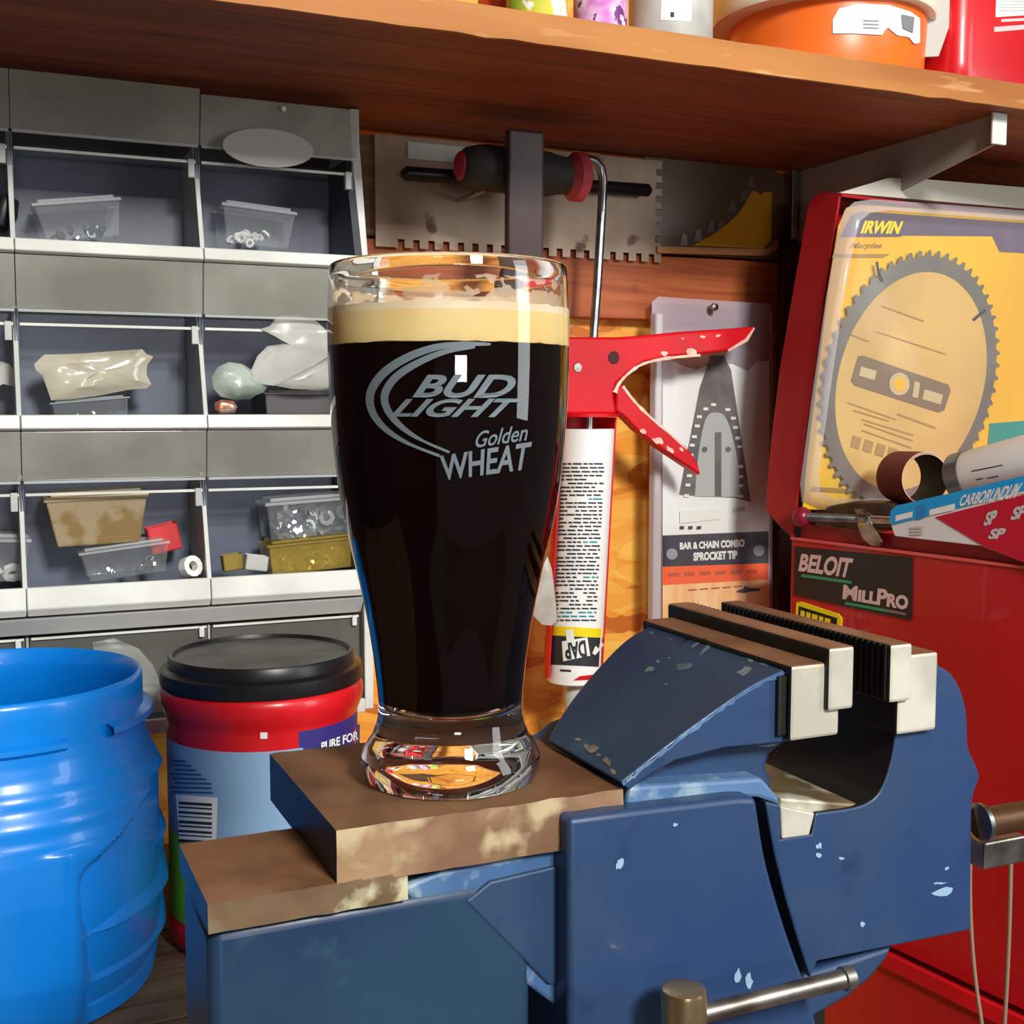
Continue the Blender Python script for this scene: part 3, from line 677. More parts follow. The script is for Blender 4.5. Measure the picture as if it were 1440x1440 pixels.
for i in range(9):
    y = 1127 + i * 6.6; h = (4, 2.4, 3.4, 1.8)[i % 4]
    patch(g, ((251, y), (298, y + 3), (298, y + 3 + h), (251, y + h)), lambda a, b: cylhit(a, b, CC, CC + Z3, .0677), 6, 1, 1)
for i in range(9):
    y = 1068 + i * 6.3
    if y < 1116: patch(g, ((240 + (i % 3) * 3, y), (262 + 6 * min(i, 5) + (i * 37) % 18, y + 1.5), (262 + 6 * min(i, 5) + (i * 37) % 18, y + 4), (240 + (i % 3) * 3, y + 2.5)), onCan2, 6, 1, 2)
patch(g, ((366, 1030), (376, 1030), (376, 1039), (366, 1039)), onCan2, 2, 2, 0)
patch(g, ((425, 1050), (506, 1018), (506, 1048), (432, 1062)), onCan2, 8, 2, 3)
text_on(g, 'PURE FOR', ((452, 1044), (504, 1027), (504, 1040), (452, 1056)), lambda a, b: cylhit(a, b, CC, CC + Z3, .0677), 0, bold=.03)
g.build('print', [m_cream, m_ink, M('blue ink', rgb(40, 92, 140), .5), m_navyink], can, kind='stuff')

# ------------------------------------------------------------------ parts organizer with bins
YO = .95
org = thing('parts_organizer', 'grey and white small-parts organizer with rows of open bins under smoky flaps', 'organizer', (.1, 1.0, 1.0))
XC = [-.101, .032, .166, .2905]
LIPT = [PY(262, 346, YO).z, PY(262, 583, YO).z, PY(262, 815, YO).z]
LIPH = [.011, .012, .018]
RAIL = [1.489, 1.362, 1.236]
TOPZ = [1.546, LIPT[0] - .011, LIPT[1] - .012]
for r in range(3):
    for c in range(3):
        x0, x1 = XC[c] + .0003, XC[c + 1] - .0003
        zl = LIPT[r]; zt_ = TOPZ[r] - .001; zb_ = zl - LIPH[r]
        g = MB()
        g.box(x0, x1, YO + .006, YO + .095, zb_ + .001, zb_ + .0035)          # floor
        g.box(x0, x1, YO + .080, YO + .083, zb_ + .003, RAIL[r] + .012, 1)    # back
        g.box(x0, x0 + .0012, YO + .02, YO + .083, zb_ + .003, RAIL[r] + .012, 1)
        g.box(x1 - .0012, x1, YO + .02, YO + .083, zb_ + .003, RAIL[r] + .012, 1)
        bn = g.build('bin', [m_slate, m_slate], org)
        g = MB(); pts = [(YO + .002, zl), (YO + .006, zl), (YO + .007, zb_ + .001), (YO + .004, zb_ - (.0 if r < 2 else .004)), (YO - .0005, zb_ + .002)]
        g.prism([Vector((x0, y, z)) for y, z in pts], (x1 - x0, 0, 0)); g.build('lip', m_white, bn, bevel=.0008, smooth=30)
        # hinged smoky flap
        fz1 = zt_ + .0006 if r else 1.541 - (.004 if c == 2 else 0)
        fz0 = RAIL[r] + (.011 if r else .012)
        dy = .004 if r else .001
        g = MB(); g.prism([Vector((x0, YO + dy, fz1)), Vector((x1, YO + dy, fz1)), Vector((x1, YO + .010, fz0)), Vector((x0, YO + .010, fz0))], (0, .0016, 0))
        fl = g.build('flap', m_lid, bn, bevel=.0004)
        MB().box(x0 + .001, x1 - .001, YO + .0085, YO + .0105, fz0 - .0022, fz0 - .0002).build('flap_edge', m_clearrim, bn)
        MB().box(x0 + .002, x1 - .002, YO + .016, YO + .018, RAIL[r] - .0008, RAIL[r] + .0012).build('rail', m_white, bn)
        g = MB(); g.box(x1 - .008, x1 - .003, YO + .014, YO + .020, RAIL[r] - .012, RAIL[r] + .002); g.build('clip', m_greyp, bn, bevel=.0006)
    for c in range(1, 4):   # slanted divider edges
        x = XC[c]; zl = LIPT[r]; w = .0024 if c < 3 else .0045
        g = MB(); g.prism([Vector((x - w / 1, YO + .003, zl - .001)), Vector((x - w, YO + .028, RAIL[r] + .014)), Vector((x - w, YO + .085, RAIL[r] + .014)), Vector((x - w, YO + .085, zl - .002))], (w * 1.4, 0, 0))
        g.build('divider', m_greyp if c < 3 else m_darkp, org, bevel=.0003)
# oval sticker on the top right flap
g = MB(); pts = []
for i in range(28):
    t = 2 * PI * i / 28; k = 1 + .02 * mnoise.noise(Vector((i * 1.0, 0, 1))); pts.append(PY(377 + 64 * math.cos(t) * k, 208 + 5 * math.cos(t) + 27 * math.sin(t) * k, YO - .0015))
g.prism(pts, (0, .0012, 0)); g.build('oval_sticker', M('pale grey paper', rgb(176, 180, 172), .6), org, label='pale oval sticker')
g = MB(); g.lathe([(.0001, .0006), (.0018, .0004), (.0021, 0)], PY(399, 153, YO - .0005), 12, ax=(0, -1, 0)); g.build('rivet', m_white, org)
# cabinet carcass
xR = XC[3]
g = MB(); g.box(XC[0], xR + .007, YO + .096, YO + .105, 1.04, 1.545); g.build('back_panel', m_darkp, org)
g = MB(); g.prism([Vector((xR + .001, YO + .006, 1.05)), Vector((xR + .001, YO + .006, LIPT[2] - .02)), Vector((xR + .001, YO + .004, 1.40)), Vector((xR + .001, YO + .03, 1.52)), Vector((xR + .001, YO + .03, 1.545)), Vector((xR + .001, YO + .105, 1.545)), Vector((xR + .001, YO + .105, 1.045))], (.0075, 0, 0))
g.build('side_panel', m_white, org, bevel=.001)
zl = LIPT[2] - .0235
g = MB(); g.prism([Vector((XC[0], YO + .002, zl)), Vector((XC[0], YO + .012, zl - .0135)), Vector((XC[0], YO + .09, zl - .0135)), Vector((XC[0], YO + .09, zl))], (xR - XC[0], 0, 0)); g.build('ledge', m_greyp, org, bevel=.0008)
# bottom row (behind jug and canister)
zr4 = PY(262, 1008, YO).z
for c in range(3):
    x0, x1 = XC[c] + .0006, XC[c + 1] - .0006
    g = MB(); g.box(x0, x1, YO + .006, YO + .095, zr4 - .010, zr4 - .008); g.box(x0, x1, YO + .080, YO + .083, zr4 - .008, zl - .015)
    bn = g.build('bin', [M('grey green plastic', rgb(84, 88, 82), .4)], org)
    MB().box(x0, x1, YO, YO + .0055, zr4 - .011, zr4).build('lip', m_white, bn, bevel=.0008)
    MB().box(x0 + .001, x1 - .001, YO + .012, YO + .0135, zr4 + .030, zl - .016).build('flap', M('thin smoky plastic', rgb(150, 152, 142), .1, alpha=.22, spec=.8), bn)
    MB().box(x0 + .002, x1 - .002, YO + .0100, YO + .0118, zl - .0172, zl - .0155).build('rail', m_white, bn)
    MB().box(x1 - .008, x1 - .004, YO + .008, YO + .0116, zl - .024, zl - .0155).build('clip', m_white, bn, bevel=.0006)
    if c: MB().box(XC[c] - .0008, XC[c] + .0008, YO + .014, YO + .09, zr4, zl - .016).build('divider', m_greyp, org)

# things in the bins ---------------------------------------------------------
def ybox(name, label, cat, px, py, w, d, h, roll=0, yaw=0, y=.985, m_body=None, m_top=None, taper=.85, fill=None, rim=True, group=None, zbase=None):
    """small tapered box with a rimmed lid; (px,py) marks the middle of its front face; w,d,h in metres"""
    c = PY(px, py, y); q = Quaternion((0, 1, 0), roll) @ Quaternion((0, 0, 1), yaw)
    T = lambda v: c + q @ Vector(v)
    base_ = T((0, d / 2, -h / 2)); t = thing(name, label, cat, base_, group)
    g = MB(); a = w / 2; k = taper
    vs = [(-a * k, 0, -h / 2), (a * k, 0, -h / 2), (a, 0, h * .32), (-a, 0, h * .32), (-a * k, d, -h / 2), (a * k, d, -h / 2), (a, d, h * .32), (-a, d, h * .32)]
    g.add([T(v) for v in vs], [(0, 1, 2, 3), (5, 4, 7, 6), (4, 0, 3, 7), (1, 5, 6, 2), (4, 5, 1, 0)])
    g.build('tub', m_body or m_clear, t, bevel=.0014, bseg=3)
    if rim:
        g = MB(); e = .0016
        fn = lambda v: T(v)
        g.box(-a - e, a + e, -e, d + e, h * .325, h * .41, fn=fn); g.box(-a * .9, a * .9, d * .08, d * .92, h * .41, h * .5, fn=fn)
        g.build('lid', m_top or m_clearrim, t, bevel=.001)
    if fill:
        n, mm, rad = fill[:3]; ztop = fill[3] if len(fill) > 3 else -.15
        g = MB()
        for i in range(n):
            x = random.uniform(-a * k * .8, a * k * .8); yy = random.uniform(d * .12, d * .6); zz = random.uniform(-h * .42, h * ztop)
            ax = q @ Vector((random.uniform(-1, 1), random.uniform(-1, .3), random.uniform(-.4, 1)))
            g.lathe([(rad * .45, -rad * .25), (rad, -rad * .25), (rad, rad * .25), (rad * .45, rad * .25)], T((x, yy, zz)), 8, ax=ax, close=True)
        g.build('hardware', mm, t, kind='stuff')
    return t
m_zinc = M('zinc hardware', rgb(200, 206, 210), .2, .9)
m_brs = M('brass hardware', rgb(200, 180, 90), .25, .8)
m_wht = M('white nylon', rgb(236, 236, 230), .4)
m_yclear = M('yellowed clear plastic', rgb(206, 176, 84), .12, alpha=.38, spec=.8, bump=.3)
m_tanclear = M('tan clear plastic', rgb(178, 158, 122), .3, alpha=.72, col2=rgb(150, 122, 72), scale=40, mixlo=.45, mixhi=.55, bump=.5)
m_tanlid = M('tan plastic lid', rgb(196, 176, 138), .35)
ybox('clear_box', 'tilted clear plastic box in the middle bin of the top row', 'box', 112, 306, .062, .040, .032, roll=-.14, fill=(12, m_zinc, .004))
ybox('clear_box', 'upright clear lidded box in the top row under the oval sticker', 'box', 364, 316, .058, .040, .034, roll=.07, fill=(10, M('white wall plugs', rgb(220, 220, 214), .5), .004))
t = thing('tool_grip', 'dark handle end seen at the left edge in the top row', 'tool', PY(6, 322, .98))
MB().lathe([(.0001, -.012), (.008, -.01), (.010, 0), (.008, .012), (.0001, .014)], PY(5, 300, .985), 16, ax=(.3, 0, 1)).build('grip', m_black, t, smooth=60)
t = thing('paper_scrap', 'white paper scrap in the left bin of the second row', 'paper', PY(8, 560, .99))
MB().prism(P([(-10, 505), (14, 512), (24, 530), (26, 545), (4, 540), (-10, 548)], onY(1.0)), (0, .001, 0)).build('sheet', m_bag, t)

def lump(name, label, cat, poly, y, dep, m, seed=0, rough=.0016, puff=.006):
    """crumpled film: a puffed, creased shell over a traced outline"""
    P0 = [PY(a, b, y) for a, b in poly]; c = sum(P0, Vector()) / len(P0); g = MB(); n = len(P0)
    rings = [1, .8, .55, .28]
    for s_ in (0, 1):
        b = len(g.v)
        for k, r in enumerate(rings):
            for i, p in enumerate(P0):
                q = c + (p - c) * r; w = math.sqrt(max(0, 1 - r * r)); nn = mnoise.noise(Vector((q.x * 90 + seed, q.z * 90, s_)))
                q = q + Vector((0, (-puff if s_ == 0 else dep) * w + rough * 2.2 * nn * (k > 0), rough * .8 * nn)); g.v.append(q)
        g.v.append(c + Vector((0, -puff if s_ == 0 else dep, 0)))
        for k in range(3):
            for i in range(n): j = (i + 1) % n; g.f.append([b + k * n + i, b + k * n + j, b + (k + 1) * n + j, b + (k + 1) * n + i]); g.m.append(0)
        for i in range(n): j = (i + 1) % n; g.f.append([b + 3 * n + i, b + 3 * n + j, b + 4 * n]); g.m.append(0)
    return g.build(name, m, None, label=label, cat=cat, smooth=35)
lump('wrapped_packet', 'shiny cream plastic-wrapped packet in the middle bin of the second row', 'packet',
     [(48, 512), (62, 500), (90, 499), (120, 497), (160, 494), (200, 490), (206, 498), (216, 502), (207, 512), (206, 526), (213, 540), (206, 547), (180, 549), (140, 556), (100, 561), (72, 564), (66, 545), (60, 528), (50, 520)], .985, .02, m_wrap, 3, .002, .006)
ybox('clear_case', 'flat clear plastic case under the shiny wrapped packet', 'box', 128, 574, .056, .034, .016, roll=-.09, taper=.95, fill=(6, m_zinc, .003))
lump('plastic_bag', 'pale greenish knotted bag of small parts in the second row right bin', 'bag',
     [(298, 530), (306, 516), (322, 510), (340, 512), (356, 520), (372, 528), (380, 540), (370, 552), (352, 560), (330, 563), (310, 558), (300, 546)], .972, .02, M('greenish film', rgb(186, 198, 186), .25, alpha=.9, col2=rgb(150, 164, 152), scale=40, bump=1), 11, .002, .008)
lump('plastic_bag', 'torn milky plastic bag sticking up over the flap rail in the second row', 'bag',
     [(366, 462), (380, 458), (388, 447), (400, 443), (425, 445), (446, 452), (460, 466), (466, 482), (464, 500), (440, 515), (410, 530), (385, 542), (368, 540), (352, 524), (362, 500), (376, 488), (400, 484), (430, 482), (415, 474), (392, 468)], .966, .012, m_bag, 21, .0016, .003)
lump('plastic_bag', 'folded milky bag lying on the grey case behind the glass', 'bag',
     [(382, 541), (410, 530), (440, 515), (468, 500), (474, 520), (474, 545), (440, 548), (410, 546)], .968, .02, m_bag, 5, .0012, .003)
ybox('grey_case', 'grey translucent case at the bottom of the second row right bin', 'box', 426, 566, .062, .04, .020, roll=0, m_body=M('smoky grey plastic', rgb(110, 106, 108), .2, alpha=.85), m_top=M('grey case lid', rgb(170, 168, 160), .3), taper=.97)
lump('copper_scrap', 'small coppery piece beside the divider in the second row', 'scrap',
     [(302, 566), (312, 562), (328, 564), (334, 572), (330, 581), (308, 582), (302, 575)], .962, .008, M('copper', rgb(214, 130, 104), .25, .7, col2=rgb(236, 200, 180), scale=90), 2, .001, .003)
ybox('clear_box', 'clear box with a white nut at the left edge of the third row', 'box', 3, 785, .038, .035, .036, roll=.05, fill=(3, m_wht, .008))
ybox('tan_box', 'tan plastic lidded box stacked on a clear box in the third row', 'box', 138, 728, .074, .040, .042, roll=-.03, m_body=m_tanclear, m_top=m_tanlid, taper=.82, y=.978)
ybox('clear_box', 'clear box of bolts under the tan box in the third row', 'box', 178, 788, .066, .036, .026, roll=-.10, taper=.86, fill=(12, m_zinc, .0038), y=.976)
t = ybox('red_box', 'small red and white carton beside the tan box in the third row', 'box', 231, 754, .024, .02, .026, roll=-.2, m_body=M('red carton', rgb(206, 52, 52), .5), rim=False, taper=1, y=.995)
g = MB(); g.lathe([(.004, -.004), (.0085, -.004), (.0085, .004), (.004, .004)], PY(268, 797, .965), 12, ax=(.5, -1, .3), close=True); g.build('nylon_nut', m_wht, None, label='white nylon nut beside the clear box of bolts in the third row', cat='nut', smooth=30)
t = ybox('clear_box', 'clear box of shiny hardware stacked on the yellowed box behind the glass', 'box', 440, 726, .075, .038, .034, roll=-.05, taper=.96, fill=(46, m_zinc, .0066, .2), y=.975)
ybox('yellowed_box', 'yellowed plastic box of small brass parts in the third row', 'box', 440, 780, .072, .038, .028, roll=-.06, m_body=m_yclear, m_top=m_yclear, taper=.96, fill=(34, m_brs, .0045, 0), y=.9735)
ybox('metal_clip', 'small grey square fitting leaning by the yellowed box', 'fitting', 362, 790, .018, .012, .015, roll=.15, m_body=m_greyp, rim=False, taper=1, y=.964)
ybox('brass_block', 'small olive brass block beside the divider in the third row', 'block', 328, 789, .016, .012, .016, roll=-.1, m_body=M('olive brass', rgb(150, 130, 60), .4, .3), rim=False, taper=1, y=.972)
lump('plastic_bag', 'milky bag in the bottom row between the jug and the canister', 'bag',
     [(130, 905), (160, 897), (195, 912), (215, 935), (228, 965), (232, 1000), (190, 1004), (150, 1000)], .985, .02, M('pale film', rgb(200, 206, 200), .3, alpha=.9, bump=1), 9, .002, .004)

# ------------------------------------------------------------------ notched trowel
tz = YW - .006
g = MB(); out = []
tl = PY(527, 186, tz); br = PY(930, 357, tz); x0, x1, z1, z0 = tl.x, br.x, tl.z - .001, PY(527, 346, tz).z
out.append((x0, z1)); out.append((x1, z1))
zc = z1 - .008
while zc - .013 > z0 + .006:
    out += [(x1, zc), (x1 - .007, zc), (x1 - .007, zc - .0065), (x1, zc - .0065)]; zc -= .013
out.append((x1, z0)); xc = x1 - .008
while xc - .0145 > x0 + .006:
    out += [(xc, z0), (xc, z0 + .0075), (xc - .0062, z0 + .0075), (xc - .0062, z0)]; xc -= .0145
out.append((x0, z0))
tr = thing('notched_trowel', 'old stained steel notched trowel hanging flat under the shelf', 'trowel', ((x0 + x1) / 2, tz, z0))
g.prism([Vector((x, tz, z)) for x, z in out], (0, .0015, 0)); g.build('blade', m_trowel, tr)
a = PY(566, 243, tz - .012); b = PY(916, 268, tz - .012)
MB().tube([a - Vector((.001, 0, 0)), a + (b - a) * .015, a + (b - a) * .985, b], [.002, .0062, .0062, .002], 16).build('handle_rib', m_black, tr, smooth=50)
MB().box(x0 + .03, x0 + .14, tz - .0035, tz - .0002, z1 - .02, z1 - .005).build('mounting_strip', m_white, tr, bevel=.0004)

# ------------------------------------------------------------------ saw blade card (yellow), right of the trowel
yb = YW - .004
sc = thing('blade_card', 'clear pack with a toothed saw blade and yellow corner card below the shelf', 'package', PY(1010, 358, yb))
MB().prism(P([(905, 212), (1092, 222), (1096, 340), (1080, 358), (925, 352)], onY(yb)), (0, .003, 0)).build('backing', M('smoky brown card', rgb(112, 98, 76), .3, col2=rgb(96, 80, 60), scale=6), sc, bevel=.0006)
cv = bez([(975, 345), (1010, 325), (1040, 298), (1058, 268)], 4)
MB().prism(P(cv + [(1064, 269), (1070, 274), (1076, 269), (1086, 270), (1085, 338), (1074, 350)], onY(yb - .0016)), (0, .0014, 0)).build('corner_card', M('dull yellow card', rgb(226, 172, 44), .4), sc, bevel=.0004)
g = MB()
for i, (x, y) in enumerate(((962, 336), (982, 330), (1000, 318), (1014, 318), (1046, 274), (1056, 254), (1030, 290))):
    g.prism(P([(x - 6, y + 9), (x - 2, y - 7), (x + 3, y - 7), (x + 6, y + 9)], onY(yb - .0012)), (0, .001, 0))
g.build('saw_tooth', m_blade, sc, kind='stuff')
MB().prism(P([(925, 346), (1078, 350), (1094, 336), (1096, 350), (1080, 360), (925, 356)], onY(yb - .005)), (0, .004, 0)).build('blister_rim', M('amber plastic rim', rgb(196, 140, 90), .2, alpha=.8), sc, bevel=.0008)

# ------------------------------------------------------------------ mallet
my = .965
ml = thing('soft_face_mallet', 'dark double-headed mallet with red rubber faces hanging by its steel handle', 'mallet', PY(738, 430, my))
c0 = PY(648, 233, my); c1 = PY(800, 248, my); ax = (c1 - c0).normalized(); Lh = (c1 - c0).length; R_ = .0195
MB().lathe([(.0001, 0), (R_ * .62, 0), (R_ * .8, .004), (R_ * .95, .014), (R_, .022), (R_, Lh * .5), (R_ * .98, Lh - .022), (R_ * .86, Lh - .012), (R_ * .8, Lh - .002), (.0001, Lh - .001)], c0, 36, ax=ax).build('head', m_mallet, ml, smooth=50)
MB().lathe([(.0001, -.003), (R_ * .50, -.003), (R_ * .62, -.001), (R_ * .62, .001)], c0, 28, ax=ax).build('rubber_face', M('crimson rubber', rgb(170, 40, 60), .6), ml, smooth=50, label='small crimson face')
MB().lathe([(R_ * .5, Lh - .008), (R_ * 1.08, Lh + .004), (R_ * 1.1, Lh + .012), (R_ * .9, Lh + .015), (.0001, Lh + .0155)], c0, 28, ax=ax).build('rubber_face', m_pink, ml, smooth=30, label='larger pinkish red face')
h0 = PY(741, 203, my - .034); h1 = PY(738, 700, my + .004); hw = .0165
g = MB(); g.prism([h0 + Vector((-hw, 0, .012)), h0 + Vector((hw, 0, .012)), h1 + Vector((hw, 0, 0)), h1 + Vector((-hw, 0, 0))], (0, .010, 0)); 
g.build('handle', m_handle, ml, bevel=.0025, bseg=3)
hk = MB(); hk.tube([Vector((h0.x, YW - .002, h0.z + .030)), Vector((h0.x, my + .02, h0.z + .030)), Vector((h0.x, my + .012, h0.z + .034)), Vector((h0.x, my + .006, h0.z + .04))], .002, 10)
MB().tube([Vector((h0.x - .012, YW - .001, h0.z - .028)), Vector((h0.x - .012, my - .01, h0.z - .028)), Vector((h0.x - .012, my - .014, h0.z - .022))], .0022, 10).build('wall_hook', m_chrome, None, smooth=50, label='steel hook carrying the mallet head', cat='hook')

# ------------------------------------------------------------------ caulk gun and sealant tube
gyp = 1.0
cg = thing('caulking_gun', 'red skeleton caulking gun with chipped handle hanging handle-up', 'caulking gun', PY(820, 950, gyp))
A1 = PY(826, 603, gyp); A2 = PY(807, 957, gyp); ta = (A2 - A1).normalized(); TRD = .0252; TL = (A2 - A1).length
rt = PY(845, 470, gyp); path = [PY(806, 224, gyp + .01), PY(822, 222, gyp), PY(836, 226, gyp), PY(845, 236, gyp), PY(848, 252, gyp)]
path += [PY(846, 300, gyp), PY(840, 400, gyp), PY(834, 480, gyp), PY(828, 606, gyp)]
MB().tube(path, .0042, 14).build('rod', m_chrome, cg, smooth=50)
bdy = [(770, 474), (868, 474), (900, 472), (960, 466), (1010, 463), (1064, 459), (1060, 468), (1045, 483), (1025, 494), (985, 499), (940, 503), (905, 511), (885, 524), (868, 540), (864, 552), (868, 583), (770, 583)]
MB().prism(P(bdy, onY(gyp - .014)), (0, .022, 0)).build('body_and_handle', m_redb, cg, bevel=.003, bseg=3, smooth=40)
trg = [(868, 548), (876, 540), (890, 560), (912, 582), (940, 606), (968, 630), (982, 652), (986, 669), (976, 662), (955, 648), (925, 628), (895, 604), (876, 584), (866, 578)]
MB().prism(P(trg, onY(gyp - .010)), (0, .014, 0)).build('trigger', m_redb, cg, bevel=.002, smooth=40)
MB().lathe([(.0001, .0015), (.004, .0012), (.0045, 0), (.0045, -.003)], PY(812, 517, gyp - .014), 16, ax=(0, -1, 0)).build('rivet', m_steel, cg, smooth=40)
MB().lathe([(.0001, .0004), (.0055, .0004), (.0060, 0)], PY(863, 503, gyp - .014), 18, ax=(0, -1, 0)).build('pin_hole', M('dark hole', rgb(60, 8, 10), .6), cg)
g = MB(); fn = onY(gyp - .0143)
for a in ((971, 495, 17, 13, fn, -.2), (934, 497, 10, 8, fn, 0), (988, 474, 8, 5, fn, 0), (1010, 472, 9, 4, fn, -.4), (960, 476, 5, 3, fn, 0)): chip(*a)
fn = onY(gyp - .0103)
for a in ((905, 607, 14, 8, fn, .7), (925, 620, 18, 11, fn, .6), (943, 633, 16, 7, fn, .7), (958, 632, 10, 5, fn, .8)): chip(*a)
strip(g, bez([(985, 499.5), (940, 503.5), (905, 511.5), (884, 525), (871, 539), (865, 552)], 4), [4, 3, 4, 3, 5, 4] * 3 + [5, 5, 8], onY(gyp - .0144))
strip(g, bez([(876, 543), (892, 564), (914, 586), (942, 610), (966, 632)], 4), [5, 3, 4, 3, 4, 3, 5, 4, 3, 3, 4, 3, 2, 3, 3, 2, 2], onY(gyp - .0105))
strip(g, [(1061, 461), (1050, 478), (1024, 493)], [2, 5, 3], onY(gyp - .0143))
g.build('chipped_paint', m_chip, cg, kind='stuff')
# cradle: half shell behind the tube
def shell(P1, P2, r0, r1, a0, a1, seg=20):
    g = MB(); ax = (P2 - P1).normalized(); w = Vector((1, 0, 0)); w = (w - ax * w.dot(ax)).normalized(); u = ax.cross(w); b = 0
    for i in range(seg + 1):
        t = a0 + (a1 - a0) * i / seg; d = w * math.cos(t) + u * math.sin(t)
        if (u.y < 0): d = w * math.cos(t) - u * math.sin(t)
        for p in (P1, P2):
            for r in (r0, r1): g.v.append(p + d * r)
    for i in range(seg):
        k = 4 * i; g.f += [[k, k + 2, k + 6, k + 4], [k + 1, k + 5, k + 7, k + 3], [k, k + 4, k + 5, k + 1], [k + 2, k + 3, k + 7, k + 6]]; g.m += [0] * 4
    g.f += [[0, 1, 3, 2], [4 * seg, 4 * seg + 2, 4 * seg + 3, 4 * seg + 1]]; g.m += [0, 0]
    return g
shell(A1 - ta * .012, A2 - ta * .004, .0272, .0288, -.12, PI + .12).build('cradle', m_redb, cg, smooth=40)
MB().lathe([(.0001, -.003), (.0288, -.003), (.0288, 0), (.0001, 0)], A1 - ta * .011, 32, ax=ta).build('end_plate', m_redb, cg, smooth=40)
tb = thing('sealant_tube', 'white sealant tube held nozzle down in the red caulking gun', 'tube', A2)
MB().lathe([(.0001, .0), (TRD, .0), (TRD, TL - .001), (TRD - .001, TL), (.0001, TL)], A1, 48, ax=ta).build('tube_body', M('white tube', rgb(246, 246, 242), .35), tb, smooth=40)
MB().lathe([(.0135, 0), (.0128, .006), (.0085, .04), (.0045, .09), (.0001, .09)], A2 + ta * .0002 + Vector((.003, 0, 0)), 24, ax=ta).build('nozzle', m_white, tb, smooth=40)
def onT(e):
    return lambda a, b: cylhit(a, b, A1, A2, TRD + e)
g = MB(); t1 = onT(.0003); t2 = onT(.0005); t3 = onT(.0007)
patch(g, ((768, 880), (849, 884), (848, 897), (767, 893)), t1, 16, 1, 2)
patch(g, ((767, 893), (848, 897), (846, 938), (765, 934)), t1, 16, 3, 0)
patch(g, ((790, 902), (826, 896), (830, 922), (792, 930)), t2, 8, 2, 1)
patch(g, ((795, 886), (806, 885), (808, 902), (797, 902)), t2, 4, 2, 1)
text_on(g, 'DAP', ((826, 924), (796, 928), (793, 905), (823, 900)), t3, 0, bold=.04)
strip(g, [(835, 920), (840, 912), (848, 905)], [5, 8, 5], t2, 1)
patch(g, ((798, 952), (845, 940), (844, 958), (798, 958)), onT(.0002), 4, 1, 1)
patch(g, ((815, 951), (838, 948), (836, 956), (806, 957)), t2, 6, 1, 4)
patch(g, ((788, 941), (803, 942), (803, 945), (788, 944)), t2, 3, 1, 0)
rnd = random.Random(4)
for k in range(43):
    y = 640 + k * 5.5
    cx = 826 - (y - 603) * 19 / 354; x = cx - 33
    if k in (0, 1): continue
    while x < cx + 25:
        w = rnd.uniform(4, 13)
        if rnd.random() < .94:
            mi = 3 if (k in (11, 22, 31) and x > cx) or k in (40, 41) else 0
            patch(g, ((x, y), (min(x + w, cx + 27), y + .3), (min(x + w, cx + 27), y + 2.5), (x, y + 2.2)), t2, 2, 1, mi)
        x += w + rnd.uniform(1.2, 3)
g.build('printed_label', [m_ink, m_cream, m_yel, m_teal, m_redb], tb, label='fine print with yellow and black bands and an upside-down DAP logo')
# grey putty bag behind the glass, left of tube
lump('plastic_bag', 'grey translucent bag of powder hanging left of the sealant tube', 'bag', [(770, 782), (776, 800), (781, 840), (784, 872), (776, 880), (762, 878), (750, 866), (756, 830), (764, 795)], .985, .008, M('grey film', rgb(176, 166, 154), .4, alpha=.95, col2=rgb(196, 190, 180), scale=60, bump=.8), 14, .001, .003)

# ------------------------------------------------------------------ chainsaw bar blister pack
yp = YW - .022
bp_ = thing('saw_chain_pack', 'tall clear blister pack with a saw bar and chain on the wall', 'package', PY(1000, 872, yp))
f1 = onY(yp)
MB().prism(P([(932, 508), (940, 505), (962, 515), (980, 520), (1000, 512), (1030, 512), (1052, 522), (1066, 508), (1082, 508), (1082, 872), (932, 872)], onY(yp + .003)), (0, .0012, 0)).build('card', [M('pale grey card', rgb(240, 243, 238), .45)], bp_)
g = MB(); e = onY(yp + .0024); e2 = onY(yp + .0018); e3 = onY(yp + .0012); e4 = onY(yp + .0006)
g.add(P([(984, 545), (1000, 500), (1018, 500), (1028, 520), (1056, 706), (1032, 700), (955, 696)], e), [list(range(7))], 0)
nose = bez([(977, 698), (982, 640), (992, 590), (1006, 580), (1022, 590), (1036, 640), (1042, 699)], 4)
g.add(P(nose, e2), [list(range(len(nose)))], 1)
strip(g, [(1010, 608), (1010, 698)], 9, e3, 0)
for (x, y) in ((991, 632), (1024, 632)): 
    q = [(x + 4 * math.cos(2 * PI * i / 10), y + 4 * math.sin(2 * PI * i / 10)) for i in range(10)]; g.add(P(q, e3), [list(range(10))], 0)
dots = [(1004, 569), (993, 575), (984, 586), (981, 599), (977, 614), (974, 626), (972, 640), (970, 669), (968, 682), (966, 697), (1024, 576), (1032, 588), (1035, 601), (1038, 616), (1041, 628), (1042, 656), (1042, 670), (1042, 683), (1042, 698)]
for (x, y) in dots: patch(g, ((x - 4, y - 2), (x + 3, y - 2), (x + 3, y + 2), (x - 4, y + 2)), e3, 1, 1, 2)
patch(g, ((932, 735), (1081, 726), (1081, 750), (932, 753)), e, 1, 1, 2)
patch(g, ((932, 753), (1081, 747), (1081, 792), (932, 797)), e2, 1, 1, 3)
patch(g, ((932, 797), (1081, 792), (1081, 815), (932, 823)), e2, 1, 1, 4)
patch(g, ((932, 823), (1081, 815), (1081, 874), (932, 874)), e2, 1, 1, 5)
patch(g, ((956, 718), (1014, 714), (1014, 730), (956, 736)), e3, 1, 1, 2)
text_on(g, 'BAR & CHAIN COMBO', ((956, 763), (1047, 758), (1047, 769), (956, 773)), e3, 2, bold=.05)
